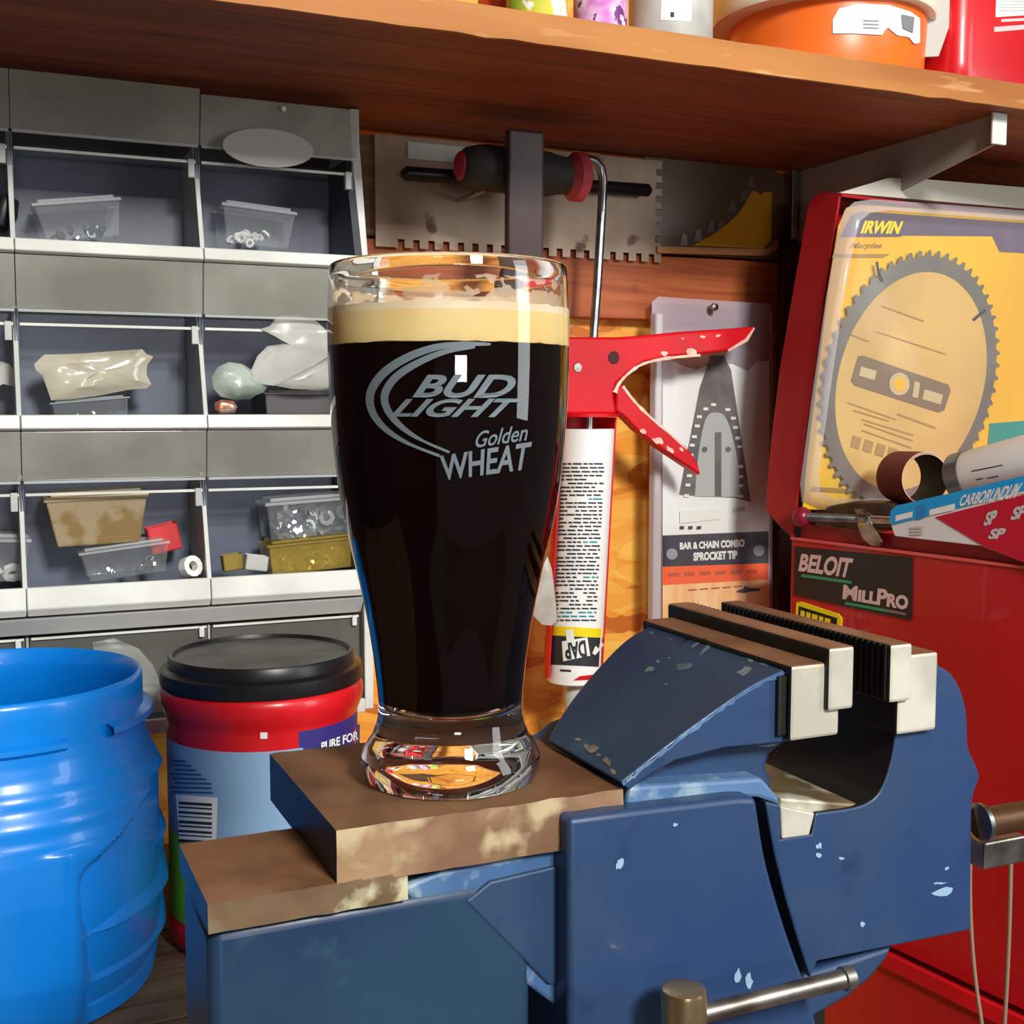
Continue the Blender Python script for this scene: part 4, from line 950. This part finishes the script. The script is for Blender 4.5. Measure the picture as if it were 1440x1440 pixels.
text_on(g, 'SPROCKET TIP', ((975, 777), (1037, 774), (1037, 786), (975, 789)), e3, 2, bold=.05)
for x in (945, 1067):
    q = [(x + 8 * math.cos(2 * PI * i / 12), 779 - (x - 945) * .04 + 8 * math.sin(2 * PI * i / 12)) for i in range(12)]; g.add(P(q, e3), [list(range(12))], 6)
for i in range(6): patch(g, ((940 + i * 22, 806 - i * .9), (955 + i * 22, 805 - i * .9), (955 + i * 22, 810 - i * .9), (940 + i * 22, 811 - i * .9)), e3, 1, 1, 7)
for i in range(5): patch(g, ((968 + i * 16, 829 - i * 1.2), (980 + i * 16, 828 - i * 1.2), (980 + i * 16, 830 - i * 1.2), (968 + i * 16, 831 - i * 1.2)), e3, 1, 1, 7)
g.add(P([(1036, 831), (1046, 827), (1047, 823), (1053, 827), (1069, 827), (1069, 831), (1053, 832), (1048, 834), (1036, 833)], e3), [list(range(9))], 3)
for i in range(3): patch(g, ((956 + i * 12, 740), (962 + i * 12, 739.5), (962 + i * 12, 744), (956 + i * 12, 744.5)), e3, 1, 1, 3)
patch(g, ((1031, 714), (1048, 713), (1048, 719), (1031, 720)), e3, 1, 1, 1)
g.build('print', [M('dark grey ink', rgb(92, 84, 84), .4, col2=rgb(112, 104, 100), scale=50), M('silver ink', rgb(180, 184, 180), .4), m_cream, M('charcoal ink', rgb(44, 46, 58), .4), M('orange ink', rgb(250, 96, 34), .45), M('peach wood print', rgb(252, 206, 150), .45, col2=rgb(244, 184, 120), scale=30, stretch=(3, 1, .6)), M('light grey ink', rgb(150, 152, 160), .4), M('brown ink', rgb(190, 80, 40), .5)], bp_, label='print showing a bar nose and chain, reading BAR & CHAIN COMBO SPROCKET TIP')
# blister shell: rim flange + raised dome
fl = [(917, 425), (926, 417), (1000, 422), (1082, 427), (1086, 440), (1086, 872), (917, 872)]
MB().prism(P(fl, onY(yp + .0050)), (0, .0008, 0)).build('flange', M('tinted blister plastic', rgb(206, 196, 206), .15, alpha=.45, spec=.8), bp_)
g = MB(); dome = P([(930, 470), (936, 458), (1002, 458), (1010, 466), (1012, 480), (1070, 490), (1078, 500), (1080, 868), (932, 868)], onY(yp + .004)); n = len(dome)
cdm = sum(dome, Vector()) / n; f_ = [cdm + (p - cdm) * .93 + Vector((0, -.010, 0)) for p in dome]
g.add(dome + f_, [[i, (i + 1) % n, n + (i + 1) % n, n + i] for i in range(n)] + [list(range(n, 2 * n))]); g.build('blister', m_blister, bp_, bevel=.002, bseg=3, smooth=60)
strip(MB(), [(0, 0), (1, 1)], 1, f1)
g = MB(); g.box(PY(917, 500, yp).x, PY(929, 500, yp).x, yp - .006, yp + .005, PY(920, 872, yp).z, PY(920, 440, yp).z); g.build('side_fold', m_blisteredge, bp_, bevel=.002)
MB().lathe([(.0001, .004), (.0035, .003), (.004, 0), (.0025, -.001), (.0025, -.03)], PY(1004, 432, yp - .004), 16, ax=(0, -1, 0)).build('nail', m_steel, None, smooth=40, label='round-headed nail holding the tall blister pack', cat='nail')

# ------------------------------------------------------------------ tool chest
O3 = Vector((.703, .93, 0)); ta6 = math.radians(8)
s_ = Vector((math.sin(ta6), -math.cos(ta6), 0)); r_ = Vector((math.cos(ta6), math.sin(ta6), 0)); nS = -r_
SP = Vector((O3.x, O3.y, 1)); sideN = r_
ps = lambda a, b: PN(a, b, SP, sideN)
zt0 = ps(1113, 757).z; zbb = ps(1258, 1335).z
tc_ = thing('tool_chest', 'red steel tool chest with open lid and black name plate on its side', 'tool chest', (O3.x + .2, O3.y - .1, zbb))
TT = lambda v: Vector((O3.x, O3.y, 0)) + s_ * v[0] + r_ * v[1] + Z3 * v[2]
def tbox(g, s0, s1, r0, r1, z0, z1, mi=0): return g.box(s0, s1, r0, r1, z0, z1, mi, fn=TT)
SL = .30; RL = .46
g = MB(); tbox(g, 0, SL, 0, .003, zbb, zt0); tbox(g, 0, SL, RL - .003, RL, zbb, zt0); tbox(g, 0, .003, .003, RL - .003, zbb, zt0); tbox(g, SL - .003, SL, .003, RL - .003, zbb, zt0); tbox(g, .003, SL - .003, .003, RL - .003, zbb, zbb + .003)
tbox(g, .003, SL - .003, .003, RL - .003, zt0 - .012, zt0 - .009)
g.build('chest_body', m_red, tc_, bevel=.0012)
g = MB(); zc2 = zt0 + .014
tbox(g, .006, SL - .006, .006, .008, zt0 - .008, zc2); tbox(g, .006, SL - .006, RL - .008, RL - .006, zt0 - .008, zc2)
tbox(g, SL - .008, SL - .006, .008, RL - .008, zt0 - .008, zc2)
g.build('collar', m_redlid, tc_, bevel=.0006)
g = MB(); tbox(g, 0, SL, -.0015, .002, zt0 - .001, zt0 + .0012); g.build('folded_edge', M('worn red edge', rgb(222, 92, 84), .4), tc_)
# plates and stickers
def sp(d): return lambda a, b: ps(a, b) + nS * d
g = MB(); g.prism(P([(1119, 768), (1284, 784), (1283, 872), (1118, 837)], sp(.0012)), r_ * .001); pl_ = g.build('name_plate', M('black plate', rgb(36, 32, 28), .35), tc_, label='black plate reading BELOIT MILLPRO')
g = MB(); text_on(g, 'BELOIT', ((1127, 778), (1202, 785), (1197, 813), (1124, 803)), sp(.0015), 0, bold=.04, shear=.1)
text_on(g, 'MillPro', ((1188, 822), (1280, 832), (1278, 858), (1186, 842)), sp(.0015), 0, bold=.04, smallcaps=True)
patch(g, ((1129, 807), (1200, 817), (1199, 821), (1128, 811)), sp(.0015), 1, 1, 1); patch(g, ((1190, 846), (1246, 856), (1246, 860), (1190, 850)), sp(.0015), 1, 1, 1)
patch(g, ((1246, 856), (1276, 862), (1276, 865), (1246, 860)), sp(.0015), 1, 1, 2)
g.build('lettering', [M('pinkish silver', rgb(222, 190, 182), .4), M('green stripe', rgb(50, 150, 100), .4), M('dull silver', rgb(130, 112, 110), .4)], pl_)
g = MB(); g.prism(P([(1121, 847), (1128, 846), (1180, 863), (1185, 869), (1183, 900), (1118, 900)], sp(.0012)), r_ * .001); st_ = g.build('sticker', m_yel, tc_, label='yellow and black sticker')
g = MB(); patch(g, ((1125, 852), (1179, 869), (1178, 880), (1124, 868)), sp(.0015), 1, 1, 0)
for i, (a, b) in enumerate(((1128, 1134), (1136, 1142), (1144, 1152), (1154, 1160), (1162, 1170))): patch(g, ((a, 857 + (a - 1125) * .3), (b, 857 + (b - 1125) * .3), (b - 1, 867 + (b - 1125) * .3), (a - 1, 867 + (a - 1125) * .3)), sp(.0018), 1, 1, 1)
g.build('sticker_print', [m_blackm, m_yel], st_)
# open lid: a tray leaning back, its left wall towards us
lidL = [(1143, 275), (1152, 272), (1180, 276), (1156, 440), (1132, 600), (1119, 715), (1114, 757), (1094, 738), (1076, 716), (1084, 620), (1096, 520), (1120, 380), (1136, 290)]
LP = [ps(a, b) for a, b in lidL]
MB().prism([p - r_ * .0 for p in LP], r_ * .003).build('lid_side', m_redlid, tc_, bevel=.0008)
topF = ps(1180, 276); botF = ps(1114, 750)
upv = (topF - botF).normalized(); pn = r_.cross(upv).normalized()
if pn.y > 0: pn = -pn
pb = ps(1100, 500) ; 
topB = ps(1150, 274); botB = ps(1084, 700)
g = MB(); q0 = botB + r_ * .003; q1 = topB + r_ * .003
g.prism([q0, q0 + r_ * (RL - .006), q1 + r_ * (RL - .006), q1], Vector((0, .003, 0))); g.build('lid_panel', m_redlid, tc_)
g = MB(); g.prism([q1, q1 + r_ * (RL - .006), topF + r_ * RL, topF + r_ * .003], Vector((0, 0, .003))); g.build('lid_top', m_redlid, tc_)
# white foam strip lying on the lid
fa = [(1181, 271), (1250, 250), (1300, 252), (1470, 266), (1470, 296)]
TPn = topF
g = MB(); g.prism([PN(a, b, topF + Vector((0, .004, 0)), Vector((-math.sin(ta6), math.cos(ta6), 0))) for a, b in fa], Vector((0, .04, 0)))
g.build('foam_strip', M('white foam', rgb(216, 214, 196), .6), None, label='white foam strip with angled end lying on the open lid of the red chest', cat='foam strip')

# blade pack leaning in the lid
mid = botF.lerp(topF, .5) + pn * .004
KN = pn
pk = lambda d: (lambda a, b: PN(a, b, mid, KN) + KN * d)
bk = thing('circular_saw_blade_pack', 'clamshell pack with a large circular saw blade on a yellow card', 'package', pk(0)(1300, 716))
card = [(1190, 292), (1212, 288), (1500, 308), (1560, 340), (1560, 720), (1128, 716), (1134, 650), (1150, 520), (1165, 400), (1178, 318)]
MB().prism(P(card, pk(.001)), -KN * .001).build('card', m_card, bk)
g = MB()
g.add(P([(1196, 302), (1210, 297), (1500, 318), (1520, 360), (1404, 354), (1394, 332), (1270, 331), (1262, 333), (1180, 333)], pk(.0016)), [list(range(9))], 0)
text_on(g, 'IRWIN', ((1212, 310), (1268, 311), (1263, 329), (1207, 328)), pk(.0022), 1, bold=.05, shear=.15)
text_on(g, 'Marples', ((1196, 341), (1240, 341), (1237, 351), (1192, 351)), pk(.0018), 2, bold=.02, shear=.2)
patch(g, ((1170, 357), (1250, 357), (1240, 362), (1168, 362)), pk(.0018), 1, 1, 2)
patch(g, ((1140, 684), (1250, 690), (1250, 697), (1138, 690)), pk(.0018), 1, 1, 3)
patch(g, ((1390, 595), (1520, 585), (1520, 660), (1385, 650)), pk(.0018), 1, 1, 4)
g.build('card_print', [m_lilac, m_yel, m_ochre, m_ochre, M('green teal ink', rgb(20, 150, 140), .45)], bk, label='violet band reading IRWIN on the yellow card')
bc = pk(.004)(1279, 538); u_ = r_; v_ = upv; RB = .126
def ringpt(r, a): return bc + u_ * (r * math.cos(a)) + v_ * (r * math.sin(a))
g = MB(); NT = 60; o_ = []; 
for i in range(NT):
    for k, rr in ((0, RB - .0055), (.12, RB - .006), (.45, RB), (.62, RB - .0005), (.66, RB - .0055)): o_.append((rr, -2 * PI * (i + k) / NT))
no = len(o_); g.v += [ringpt(r, a) for r, a in o_]; g.v += [ringpt(RB * .84, a) for r, a in o_]
g.v += [v + KN * .0018 for v in list(g.v)]
for i in range(no):
    j = (i + 1) % no; g.f += [[2 * no + i, 2 * no + j, 3 * no + j, 3 * no + i], [i, j, 2 * no + j, 2 * no + i], [i, no + i, no + j, j]]; g.m += [0, 0, 0]
g.build('saw_blade', m_blade, bk, label='toothed steel blade rim')
g = MB(); g.lathe([(.0001, 0), (RB * .845, 0), (RB * .845, .0016), (.0001, .0016)], bc + KN * .0001, 72, ax=KN); disc = g.build('printed_disc', m_tan, bk, label='tan printed centre of the blade')
g = MB(); dn = lambda a, b: PN(a, b, bc + KN * .0024, KN); dn2 = lambda a, b: PN(a, b, bc + KN * .0028, KN)
qa = [(1207, 501), (1214, 500), (1334, 541), (1337, 550), (1328, 577), (1320, 580), (1202, 542), (1197, 535)]
g.add(P(qa, dn), [list(range(8))], 0)
for (x, y, r, mi) in ((1265, 540, 16, 1), (1265, 540, 9.5, 2)):
    q = [(x + r * .9 * math.cos(2 * PI * i / 20), y + r * math.sin(2 * PI * i / 20)) for i in range(20)]; g.add([p + KN * (.0003 if mi == 2 else 0) for p in P(q, dn2)], [list(range(20))], mi)
for (x, y, w, h) in ((1222, 525, 22, 13), (1290, 548, 8, 22), (1313, 558, 26, 14)):
    patch(g, ((x - w / 2, y - h / 2 - w * .15), (x + w / 2, y - h / 2 + w * .15), (x + w / 2 - 3, y + h / 2 + w * .15), (x - w / 2 - 3, y + h / 2 - w * .15)), dn2, 1, 1, 1)
for (x0, y0, x1, y1, w) in ((1192, 566, 1260, 590, 2), (1200, 577, 1250, 592, 2), (1262, 582, 1316, 602, 2.5), (1215, 596, 1284, 620, 2), (1212, 605, 1282, 630, 2), (1240, 430, 1300, 452, 2), (1232, 466, 1330, 498, 1.6), (1196, 470, 1222, 480, 2), (1212, 590, 1285, 612, 2)):
    strip(g, [(x0, y0), (x1, y1)], w, dn, 3)
for i in range(5): patch(g, ((1200 + i * 17, 612 + i * 5.5), (1212 + i * 17, 616 + i * 5.5), (1208 + i * 17, 632 + i * 5.5), (1196 + i * 17, 628 + i * 5.5)), dn, 1, 1, 3)
for cxy in ((1235, 374, 1242, 396), (1368, 448, 1386, 436), (1190, 404, 1180, 420)): pass
g.build('disc_print', [M('grey brown bar', rgb(128, 108, 88), .4), M('pale tan print', rgb(206, 186, 140), .4), m_card, M('faded brown ink', rgb(176, 140, 84), .5)], disc)
g = MB(); strip(g, [(1233, 368), (1235, 382), (1241, 396)], 4, dn2, 0); strip(g, [(1386, 436), (1376, 444), (1369, 450)], 4, dn2, 0); g.build('expansion_slot', m_ink, bk)
# clear shell with a rounded rim
g = MB(); o1 = [(1186, 296), (1200, 284), (1226, 280), (1520, 302), (1560, 330), (1560, 716), (1150, 716), (1126, 705), (1124, 680), (1140, 560), (1160, 420), (1176, 330)]
o1 = [tuple(x) for x in o1]; n = len(o1); cx = sum(a for a, b in o1) / n; cy = sum(b for a, b in o1) / n
R1 = P(o1, pk(.0012)); R2 = P([(cx + (a - cx) * .975, cy + (b - cy) * .965) for a, b in o1], pk(.010)); R3 = P([(cx + (a - cx) * .93, cy + (b - cy) * .92) for a, b in o1], pk(.016))
g.v += R1 + R2 + R3
for k in range(2):
    for i in range(n): j = (i + 1) % n; g.f.append([k * n + i, k * n + j, (k + 1) * n + j, (k + 1) * n + i]); g.m.append(0)
g.f.append(list(range(2 * n, 3 * n))); g.m.append(1)
g.build('clamshell', [m_blisteredge, M('dusty blister plastic', rgb(226, 222, 206), .12, alpha=.11, spec=1, bump=.6, bscale=14)], bk, smooth=60)

# things lying on the chest ---------------------------------------------------
zt = zc2
cs = lambda s, r, z: TT((s, r, z))
# sandpaper roll
pso = lambda a, b, d: PN(a, b, SP + r_ * d, sideN)
c = pso(1302, 673, .055)
rl_ = thing('sandpaper_roll', 'curled brown sandpaper sheet lying in the open chest', 'sandpaper', c - Z3 * .02)
g = MB(); ax = (PN(1225, 690, c, s_ * 1.0) - c); axd = (s_ * .25 - r_ * .9).normalized()
axd = (Vector((.2, .97, -.02))).normalized()
u1 = Z3.cross(axd).normalized(); w1 = axd.cross(u1); nn = 44; 
pts = []
for i in range(nn + 1):
    t = i / nn; a = .9 + t * 2 * PI * 1.18; r = .0215 + .0016 * t; pts.append((r * math.cos(a), r * math.sin(a)))
b = 0
for i, (x, y) in enumerate(pts):
    for h in (0, .045):
        for e in (0, .0007):
            k = 1 + e / .018; g.v.append(c + u1 * x * k + w1 * y * k * 1.0 + axd * h)
for i in range(nn):
    k = 4 * i; g.f += [[k, k + 2, k + 6, k + 4], [k + 1, k + 5, k + 7, k + 3], [k, k + 4, k + 5, k + 1], [k + 2, k + 3, k + 7, k + 6]]; g.m += [1, 0, 2, 2]
g.f += [[0, 1, 3, 2], [4 * nn, 4 * nn + 2, 4 * nn + 3, 4 * nn + 1]]; g.m += [2, 2]
g.build('sheet', [M('maroon grit', rgb(112, 48, 40), .8, bump=.5, bscale=300), M('dark paper back', rgb(48, 42, 36), .7), M('paper edge', rgb(214, 176, 156), .6)], rl_, smooth=40)
# white roll with grey band
wr = thing('white_roll', 'white paper roll with a grey plastic band lying on the chest contents', 'roll', pso(1400, 690, .05))
d1 = pso(1346, 674, .05); d2 = pso(1460, 644, .055)
axw = (d2 - d1).normalized()
MB().lathe([(.0001, 0), (.0205, 0), (.0215, .002), (.0215, .16), (.0001, .16)], d1 + axw * .004, 48, ax=axw).build('paper', M('bright white paper', rgb(250, 250, 246), .5), wr, smooth=40)
MB().lathe([(.0218, 0), (.0224, .001), (.0224, .013), (.0218, .014)], d1 + axw * .001, 48, ax=axw, close=True).build('band', M('silver band', rgb(120, 118, 122), .25, .7), wr, smooth=30)
g = MB()
ww = lambda a, b: cylhit(a, b, d1, d2, .0218)
for (x, y, w) in ((1366, 662, 44), (1372, 674, 10), (1388, 672, 16), (1398, 680, 6)): patch(g, ((x, y), (x + w, y - w * .2), (x + w, y - w * .2 + 1.6), (x, y + 1.6)), ww, 4, 1, 0)
g.build('print', m_ink, wr, kind='stuff')
# flat box: cyan edge, white and crimson face
bx0 = sp(.016); bxf = lambda a, b: PN(a, b, ps(1258, 757) + nS * .004, sideN)
fb = thing('sandpaper_box', 'flat cyan, white and crimson box resting on the chest rim', 'box', bxf(1300, 762))
MB().prism(P([(1252, 736), (1500, 682), (1500, 815), (1380, 768), (1283, 757), (1258, 754)], bxf), r_ * .022 + Z3 * .004).build('carton', M('white carton', rgb(226, 226, 226), .4), fb, bevel=.0006)
g = MB(); bq = lambda d: (lambda a, b: bxf(a, b) + nS * d)
g.add(P([(1254, 717), (1262, 711), (1500, 655), (1500, 676), (1256, 738), (1251, 733)], bq(.0008)), [list(range(6))], 0)
g.add(P([(1316, 727), (1500, 680), (1500, 815), (1384, 768)], bq(.0006)), [list(range(4))], 1)
text_on(g, 'CARBORUNDUM', ((1352, 697), (1440, 678), (1430, 700), (1350, 712)), bq(.0011), 2, bold=.03, shear=.3)
patch(g, ((1261, 725), (1285, 719), (1284, 727), (1260, 733)), bq(.0011), 1, 1, 2)
patch(g, ((1308, 717), (1344, 708), (1344, 717), (1308, 725)), bq(.0010), 1, 1, 2); patch(g, ((1290, 712), (1302, 709), (1302, 728), (1290, 731)), bq(.0010), 1, 1, 3)
text_on(g, 'SP', ((1386, 722), (1404, 716), (1402, 736), (1384, 740)), bq(.0010), 4, bold=.05, shear=.3)
text_on(g, 'SP', ((1392, 744), (1416, 742), (1414, 758), (1390, 758)), bq(.0010), 4, bold=.05, shear=.3)
text_on(g, 'SP', ((1424, 714), (1446, 709), (1444, 728), (1422, 732)), bq(.0010), 4, bold=.05, shear=.3)
for i in range(3): patch(g, ((1280, 741 + i * 4.5), (1298, 740 + i * 4.5), (1300, 742.5 + i * 4.5), (1282, 743.5 + i * 4.5)), bq(.0009), 1, 1, 5)
g.build('print', [m_cyan, m_crim, m_cream, M('blue square', rgb(30, 130, 200), .4), M('pale grey print', rgb(206, 200, 204), .4), m_greyp], fb, label='cyan and crimson print', kind='stuff')
# carriage bolt with wing nut
bp1 = ps(1140, 727) + nS * .004; bp2 = ps(1262, 733) + r_ * .004
bt = thing('wing_nut_bolt', 'threaded bolt with dark red knob and wing nut lying across the chest rim', 'bolt', bp1)
axb = (bp2 - bp1).normalized(); Lb = (bp2 - bp1).length
g = MB(); pr = []; k = 0
while k * .0016 < Lb * .62: pr += [(.0041, k * .0016), (.0035, k * .0016 + .0008)]; k += 1
pr = [(.0001, 0)] + pr + [(.0037, Lb * .64), (.0037, Lb), (.0001, Lb)]
g.lathe(pr, bp1, 16, ax=axb); g.build('threaded_rod', m_chrome, bt, smooth=60)
MB().lathe([(.0001, -.014), (.006, -.0135), (.0092, -.010), (.0098, -.006), (.0085, -.002), (.005, .002), (.0001, .002)], bp1, 24, ax=axb).build('knob', M('maroon knob', rgb(130, 24, 44), .3), bt, smooth=50)
c = bp1 + axb * (Lb * .60)
g = MB(); g.lathe([(.0042, 0), (.0065, 0), (.006, .008), (.0042, .008)], c, 16, ax=axb, close=True); 
g.build('wing_nut', m_chrome, bt, smooth=40)
g = MB(); wfn = onN(c + nS * .003, sideN)
g.prism(P([(1200, 716), (1212, 716), (1222, 726), (1226, 738), (1216, 738), (1206, 728)], wfn), r_ * .003)
g.prism(P([(1204, 736), (1222, 734), (1232, 748), (1240, 762), (1236, 768), (1224, 768), (1212, 758)], wfn), r_ * .003)
g.build('wing', m_steel, bt, bevel=.0012, bseg=3)
# dark oily thing under the roll
c = ps(1190, 742) + r_ * .035
g = MB(); g.prism([PN(a, b, c, sideN) for a, b in ((1140, 722), (1160, 712), (1200, 705), (1250, 707), (1262, 716), (1256, 745), (1150, 748))], r_ * .035)
g.build('tool_pouch', M('oily brown leather', rgb(70, 52, 34), .4, col2=rgb(38, 30, 22), scale=40, bump=.6), None, bevel=.002, label='dark oily leather pouch behind the bolt in the chest', cat='pouch')
g = MB(); g.tube([ps(1246, 726) + r_ * .012, ps(1262, 722) + r_ * .012, ps(1275, 724) + r_ * .02], .0032, 12); g.build('yellow_cap', m_yel, None, smooth=50, label='small yellow plug beside the flat cyan box', cat='plug')
# lower red cabinet the chest stands on
lc = thing('rolling_cabinet', 'lower red steel cabinet with raised rim below the tool chest', 'cabinet', (O3.x + .2, O3.y - .1, -.1))
g = MB(); tbox(g, -.02, SL + .12, -.012, RL + .02, -.08, zbb - .006); g.build('carcass', M('red cabinet enamel', rgb(190, 28, 32), .35, coat=.3), lc, bevel=.0015)
g = MB(); tbox(g, -.02, SL + .12, -.016, -.0125, zbb - .012, zbb + .002); g.build('rim', m_redb, lc, bevel=.0006)
g = MB(); tbox(g, .0, SL, .01, RL - .01, zbb - .0058, zbb - .0002); g.build('mat', m_brownrod, lc)
for a in ((.02, .02), (SL, .02), (.02, RL), (SL, RL)):
    g = MB(); g.lathe([(.001, -.0075), (.018, -.0075), (.019, 0), (.018, .0075), (.001, .0075)], TT((a[0], a[1], -.0805)), 20, ax=r_); g.build('caster', m_black, lc, smooth=40)

# hanging cable loop at the right
cl = thing('hanging_cable', 'thin grey cable loop hanging in front of the red chest', 'cable', ps(1395, 1430) + nS * .1)
cf = lambda a, b: PN(a, b, SP + nS * .22, sideN)
g = MB(); g.tube([cf(*p) for p in bez([(1366, 1180), (1364, 1240), (1366, 1310), (1372, 1380), (1382, 1450), (1386, 1500), (1396, 1520), (1408, 1500), (1412, 1450), (1417, 1360), (1420, 1280), (1422, 1188)], 5)], .0012, 10)
g.build('cord', M('grey brown cord', rgb(140, 116, 98), .5), cl, smooth=60)

# ------------------------------------------------------------------ things on top of the shelf
def pcyl(name, label, cat, x0, x1, y, h, m, parts=()):
    a = PY((x0 + x1) / 2, 30, y); k = (a - CAM).dot(FW) / F; r = (x1 - x0) / 2 * k; c = Vector((a.x, y, ST))
    t = thing(name, label, cat, c); return t, c, r
t, c, r = pcyl('spray_can', 'green and yellow can at the left end on the shelf edge', 'can', 712, 798, .80, .15, None)
MB().lathe([(.001, .0005), (r * .94, .0005), (r, .003), (r, .15), (r * .6, .165), (.001, .165)], c, 40).build('body', M('lime label', rgb(150, 196, 60), .4, col2=rgb(226, 206, 60), scale=28, col3=rgb(240, 246, 240), scale3=60, lo3=.55, hi3=.6), t, smooth=40)
t, c, r = pcyl('small_tin', 'orange-red tin partly behind the green can on the shelf', 'can', 672, 724, .85, .1, None)
MB().lathe([(.001, .0005), (r, .0005), (r, .12), (.001, .12)], c, 32).build('body', M('orange red label', rgb(220, 80, 40), .4), t, smooth=40)
t, c, r = pcyl('aerosol_can', 'pink and violet patterned can between the green can and the white can', 'can', 806, 882, .80, .15, None)
MB().lathe([(.001, .0005), (r * .94, .0005), (r, .003), (r, .15), (.001, .16)], c, 40).build('body', M('pink label', rgb(206, 120, 200), .4, col2=rgb(244, 214, 240), scale=50, col3=rgb(120, 60, 130), scale3=60, lo3=.58, hi3=.6), t, smooth=40)
t, c, r = pcyl('paint_can', 'pale grey can with a white label left of the orange tub', 'can', 884, 1002, .835, .15, None)
MB().lathe([(.001, .0005), (r * .97, .0005), (r, .003), (r, .15), (.001, .15)], c, 48).build('body', M('stained grey label', rgb(206, 208, 200), .45, col2=rgb(170, 172, 164), scale=14), t, smooth=40)
g = MB(); patch(g, ((931, -40), (974, -40), (972, 30), (929, 28)), lambda a, b: cylhit(a, b, c, c + Z3, r + .0003), 6, 4); patch(g, ((943, 17), (948, 17), (948, 24), (943, 24)), lambda a, b: cylhit(a, b, c, c + Z3, r + .0006), 2, 2, 1); g.build('label', [m_cream, m_ink], t, smooth=40)
c = Vector((PY(1163, 40, .855).x, .855, ST)); kk = (c - CAM).dot(FW) / F; r = 134 * kk
t = thing('orange_tub', 'orange plastic tub with white lid and torn white label on the shelf', 'tub', c)
zw = PY(1100, 8, .855 - r).z
MB().lathe([(.001, .0005), (r * .97, .0005), (r * .985, .004), (r * .97, .006), (r * .985, .03), (r, .058), (.001, .058)], c, 64).build('body', M('orange plastic', rgb(240, 112, 36), .35, sss=.05), t, smooth=40)
MB().lathe([(r * 1.0, .050), (r * 1.13, .050), (r * 1.15, .053), (r * 1.15, .075), (.001, .076)], c + Vector((-.002, 0, .0035)), 64, ax=(-.075, 0, 1)).build('lid', M('white lid', rgb(244, 240, 216), .35), t, smooth=35, label='white lid')
g = MB(); cy_ = lambda e: (lambda a, b: cylhit(a, b, c, c + Z3, r * .985 + e))
pts = [(1172, 47), (1171, 25), (1180, 12), (1210, 5), (1250, 7), (1280, 16), (1294, 26), (1294, 60), (1286, 62), (1278, 52), (1262, 50), (1248, 38), (1240, 49), (1200, 46)]
tops = [(1171, 28), (1180, 12), (1210, 5), (1250, 7), (1280, 16), (1294, 26)]; bots = [(1171, 47), (1200, 47), (1240, 49), (1248, 38), (1262, 50), (1278, 52), (1286, 62), (1294, 60)]
def itp(a, x):
    for i in range(len(a) - 1):
        if a[i][0] <= x <= a[i + 1][0]: return a[i][1] + (a[i + 1][1] - a[i][1]) * (x - a[i][0]) / (a[i + 1][0] - a[i][0])
    return a[-1][1]
xx = [1171 + i * 3 for i in range(42)]
for a, b in zip(xx, xx[1:]): patch(g, ((a, itp(tops, a)), (b, itp(tops, b)), (b, itp(bots, b)), (a, itp(bots, a))), cy_(.0008), 1, 4, 0)
patch(g, ((1268, 20), (1286, 24), (1284, 46), (1270, 40)), cy_(.0016), 3, 2, 1)
for y in (28, 33, 38): patch(g, ((1214, y), (1236, y + .5), (1236, y + 2), (1214, y + 1.5)), cy_(.0016), 3, 1, 1)
g.build('label', [m_cream, M('grey print', rgb(130, 130, 136), .5)], t)
g = MB(); g.prism(P([(1296, 80), (1320, 79), (1345, 8), (1350, -30), (1298, -30)], onY(.80)), (0, .004, 0)); g.build('grey_board', M('grey cardboard', rgb(190, 188, 178), .6), None, label='torn grey cardboard standing between the orange tub and the red jug', cat='cardboard')
ry = .79; ra_ = PY(1343, 80, ry); c = Vector((ra_.x + .045, ry + .045, ST))
t = thing('red_jug', 'red plastic jug with white label at the right end of the shelf', 'jug', c)
g = MB(); pl2 = rrect(-.046, .095, -.045, .045, .02, 5)
for k, (z, e) in enumerate(((0.0005, .95), (.004, 1), (.02, 1), (.13, 1), (.15, .9))):
    g.v += [Vector((c.x + .024 + (x - .024) * e, c.y + y * e, c.z + z)) for x, y in pl2]
n = len(pl2)
for k in range(4):
    for i in range(n): j = (i + 1) % n; g.f.append([k * n + i, k * n + j, (k + 1) * n + j, (k + 1) * n + i]); g.m.append(0)
g.f += [list(reversed(range(n))), [4 * n + i for i in range(n)]]; g.m += [0, 0]
g.build('body', m_redcan, t, smooth=50)
yf = c.y - .0453
g = MB(); patch(g, ((1402, -30), (1500, -10), (1500, 18), (1400, 24)), onY(yf), 1, 1, 0); patch(g, ((1408, 27), (1500, 22), (1500, 26), (1408, 31)), onY(yf), 1, 1, 1); patch(g, ((1398, 38), (1500, 30), (1500, 36), (1398, 45)), onY(yf), 1, 1, 1)
for i in range(5): patch(g, ((1404, -4 + i * 4.5), (1500, -2 + i * 4), (1500, -.6 + i * 4), (1404, -2.5 + i * 4.5)), onY(yf - .0003), 1, 1, 2)
g.build('label', [m_cream, M('pinkish white', rgb(240, 190, 190), .5), m_greyp], t)
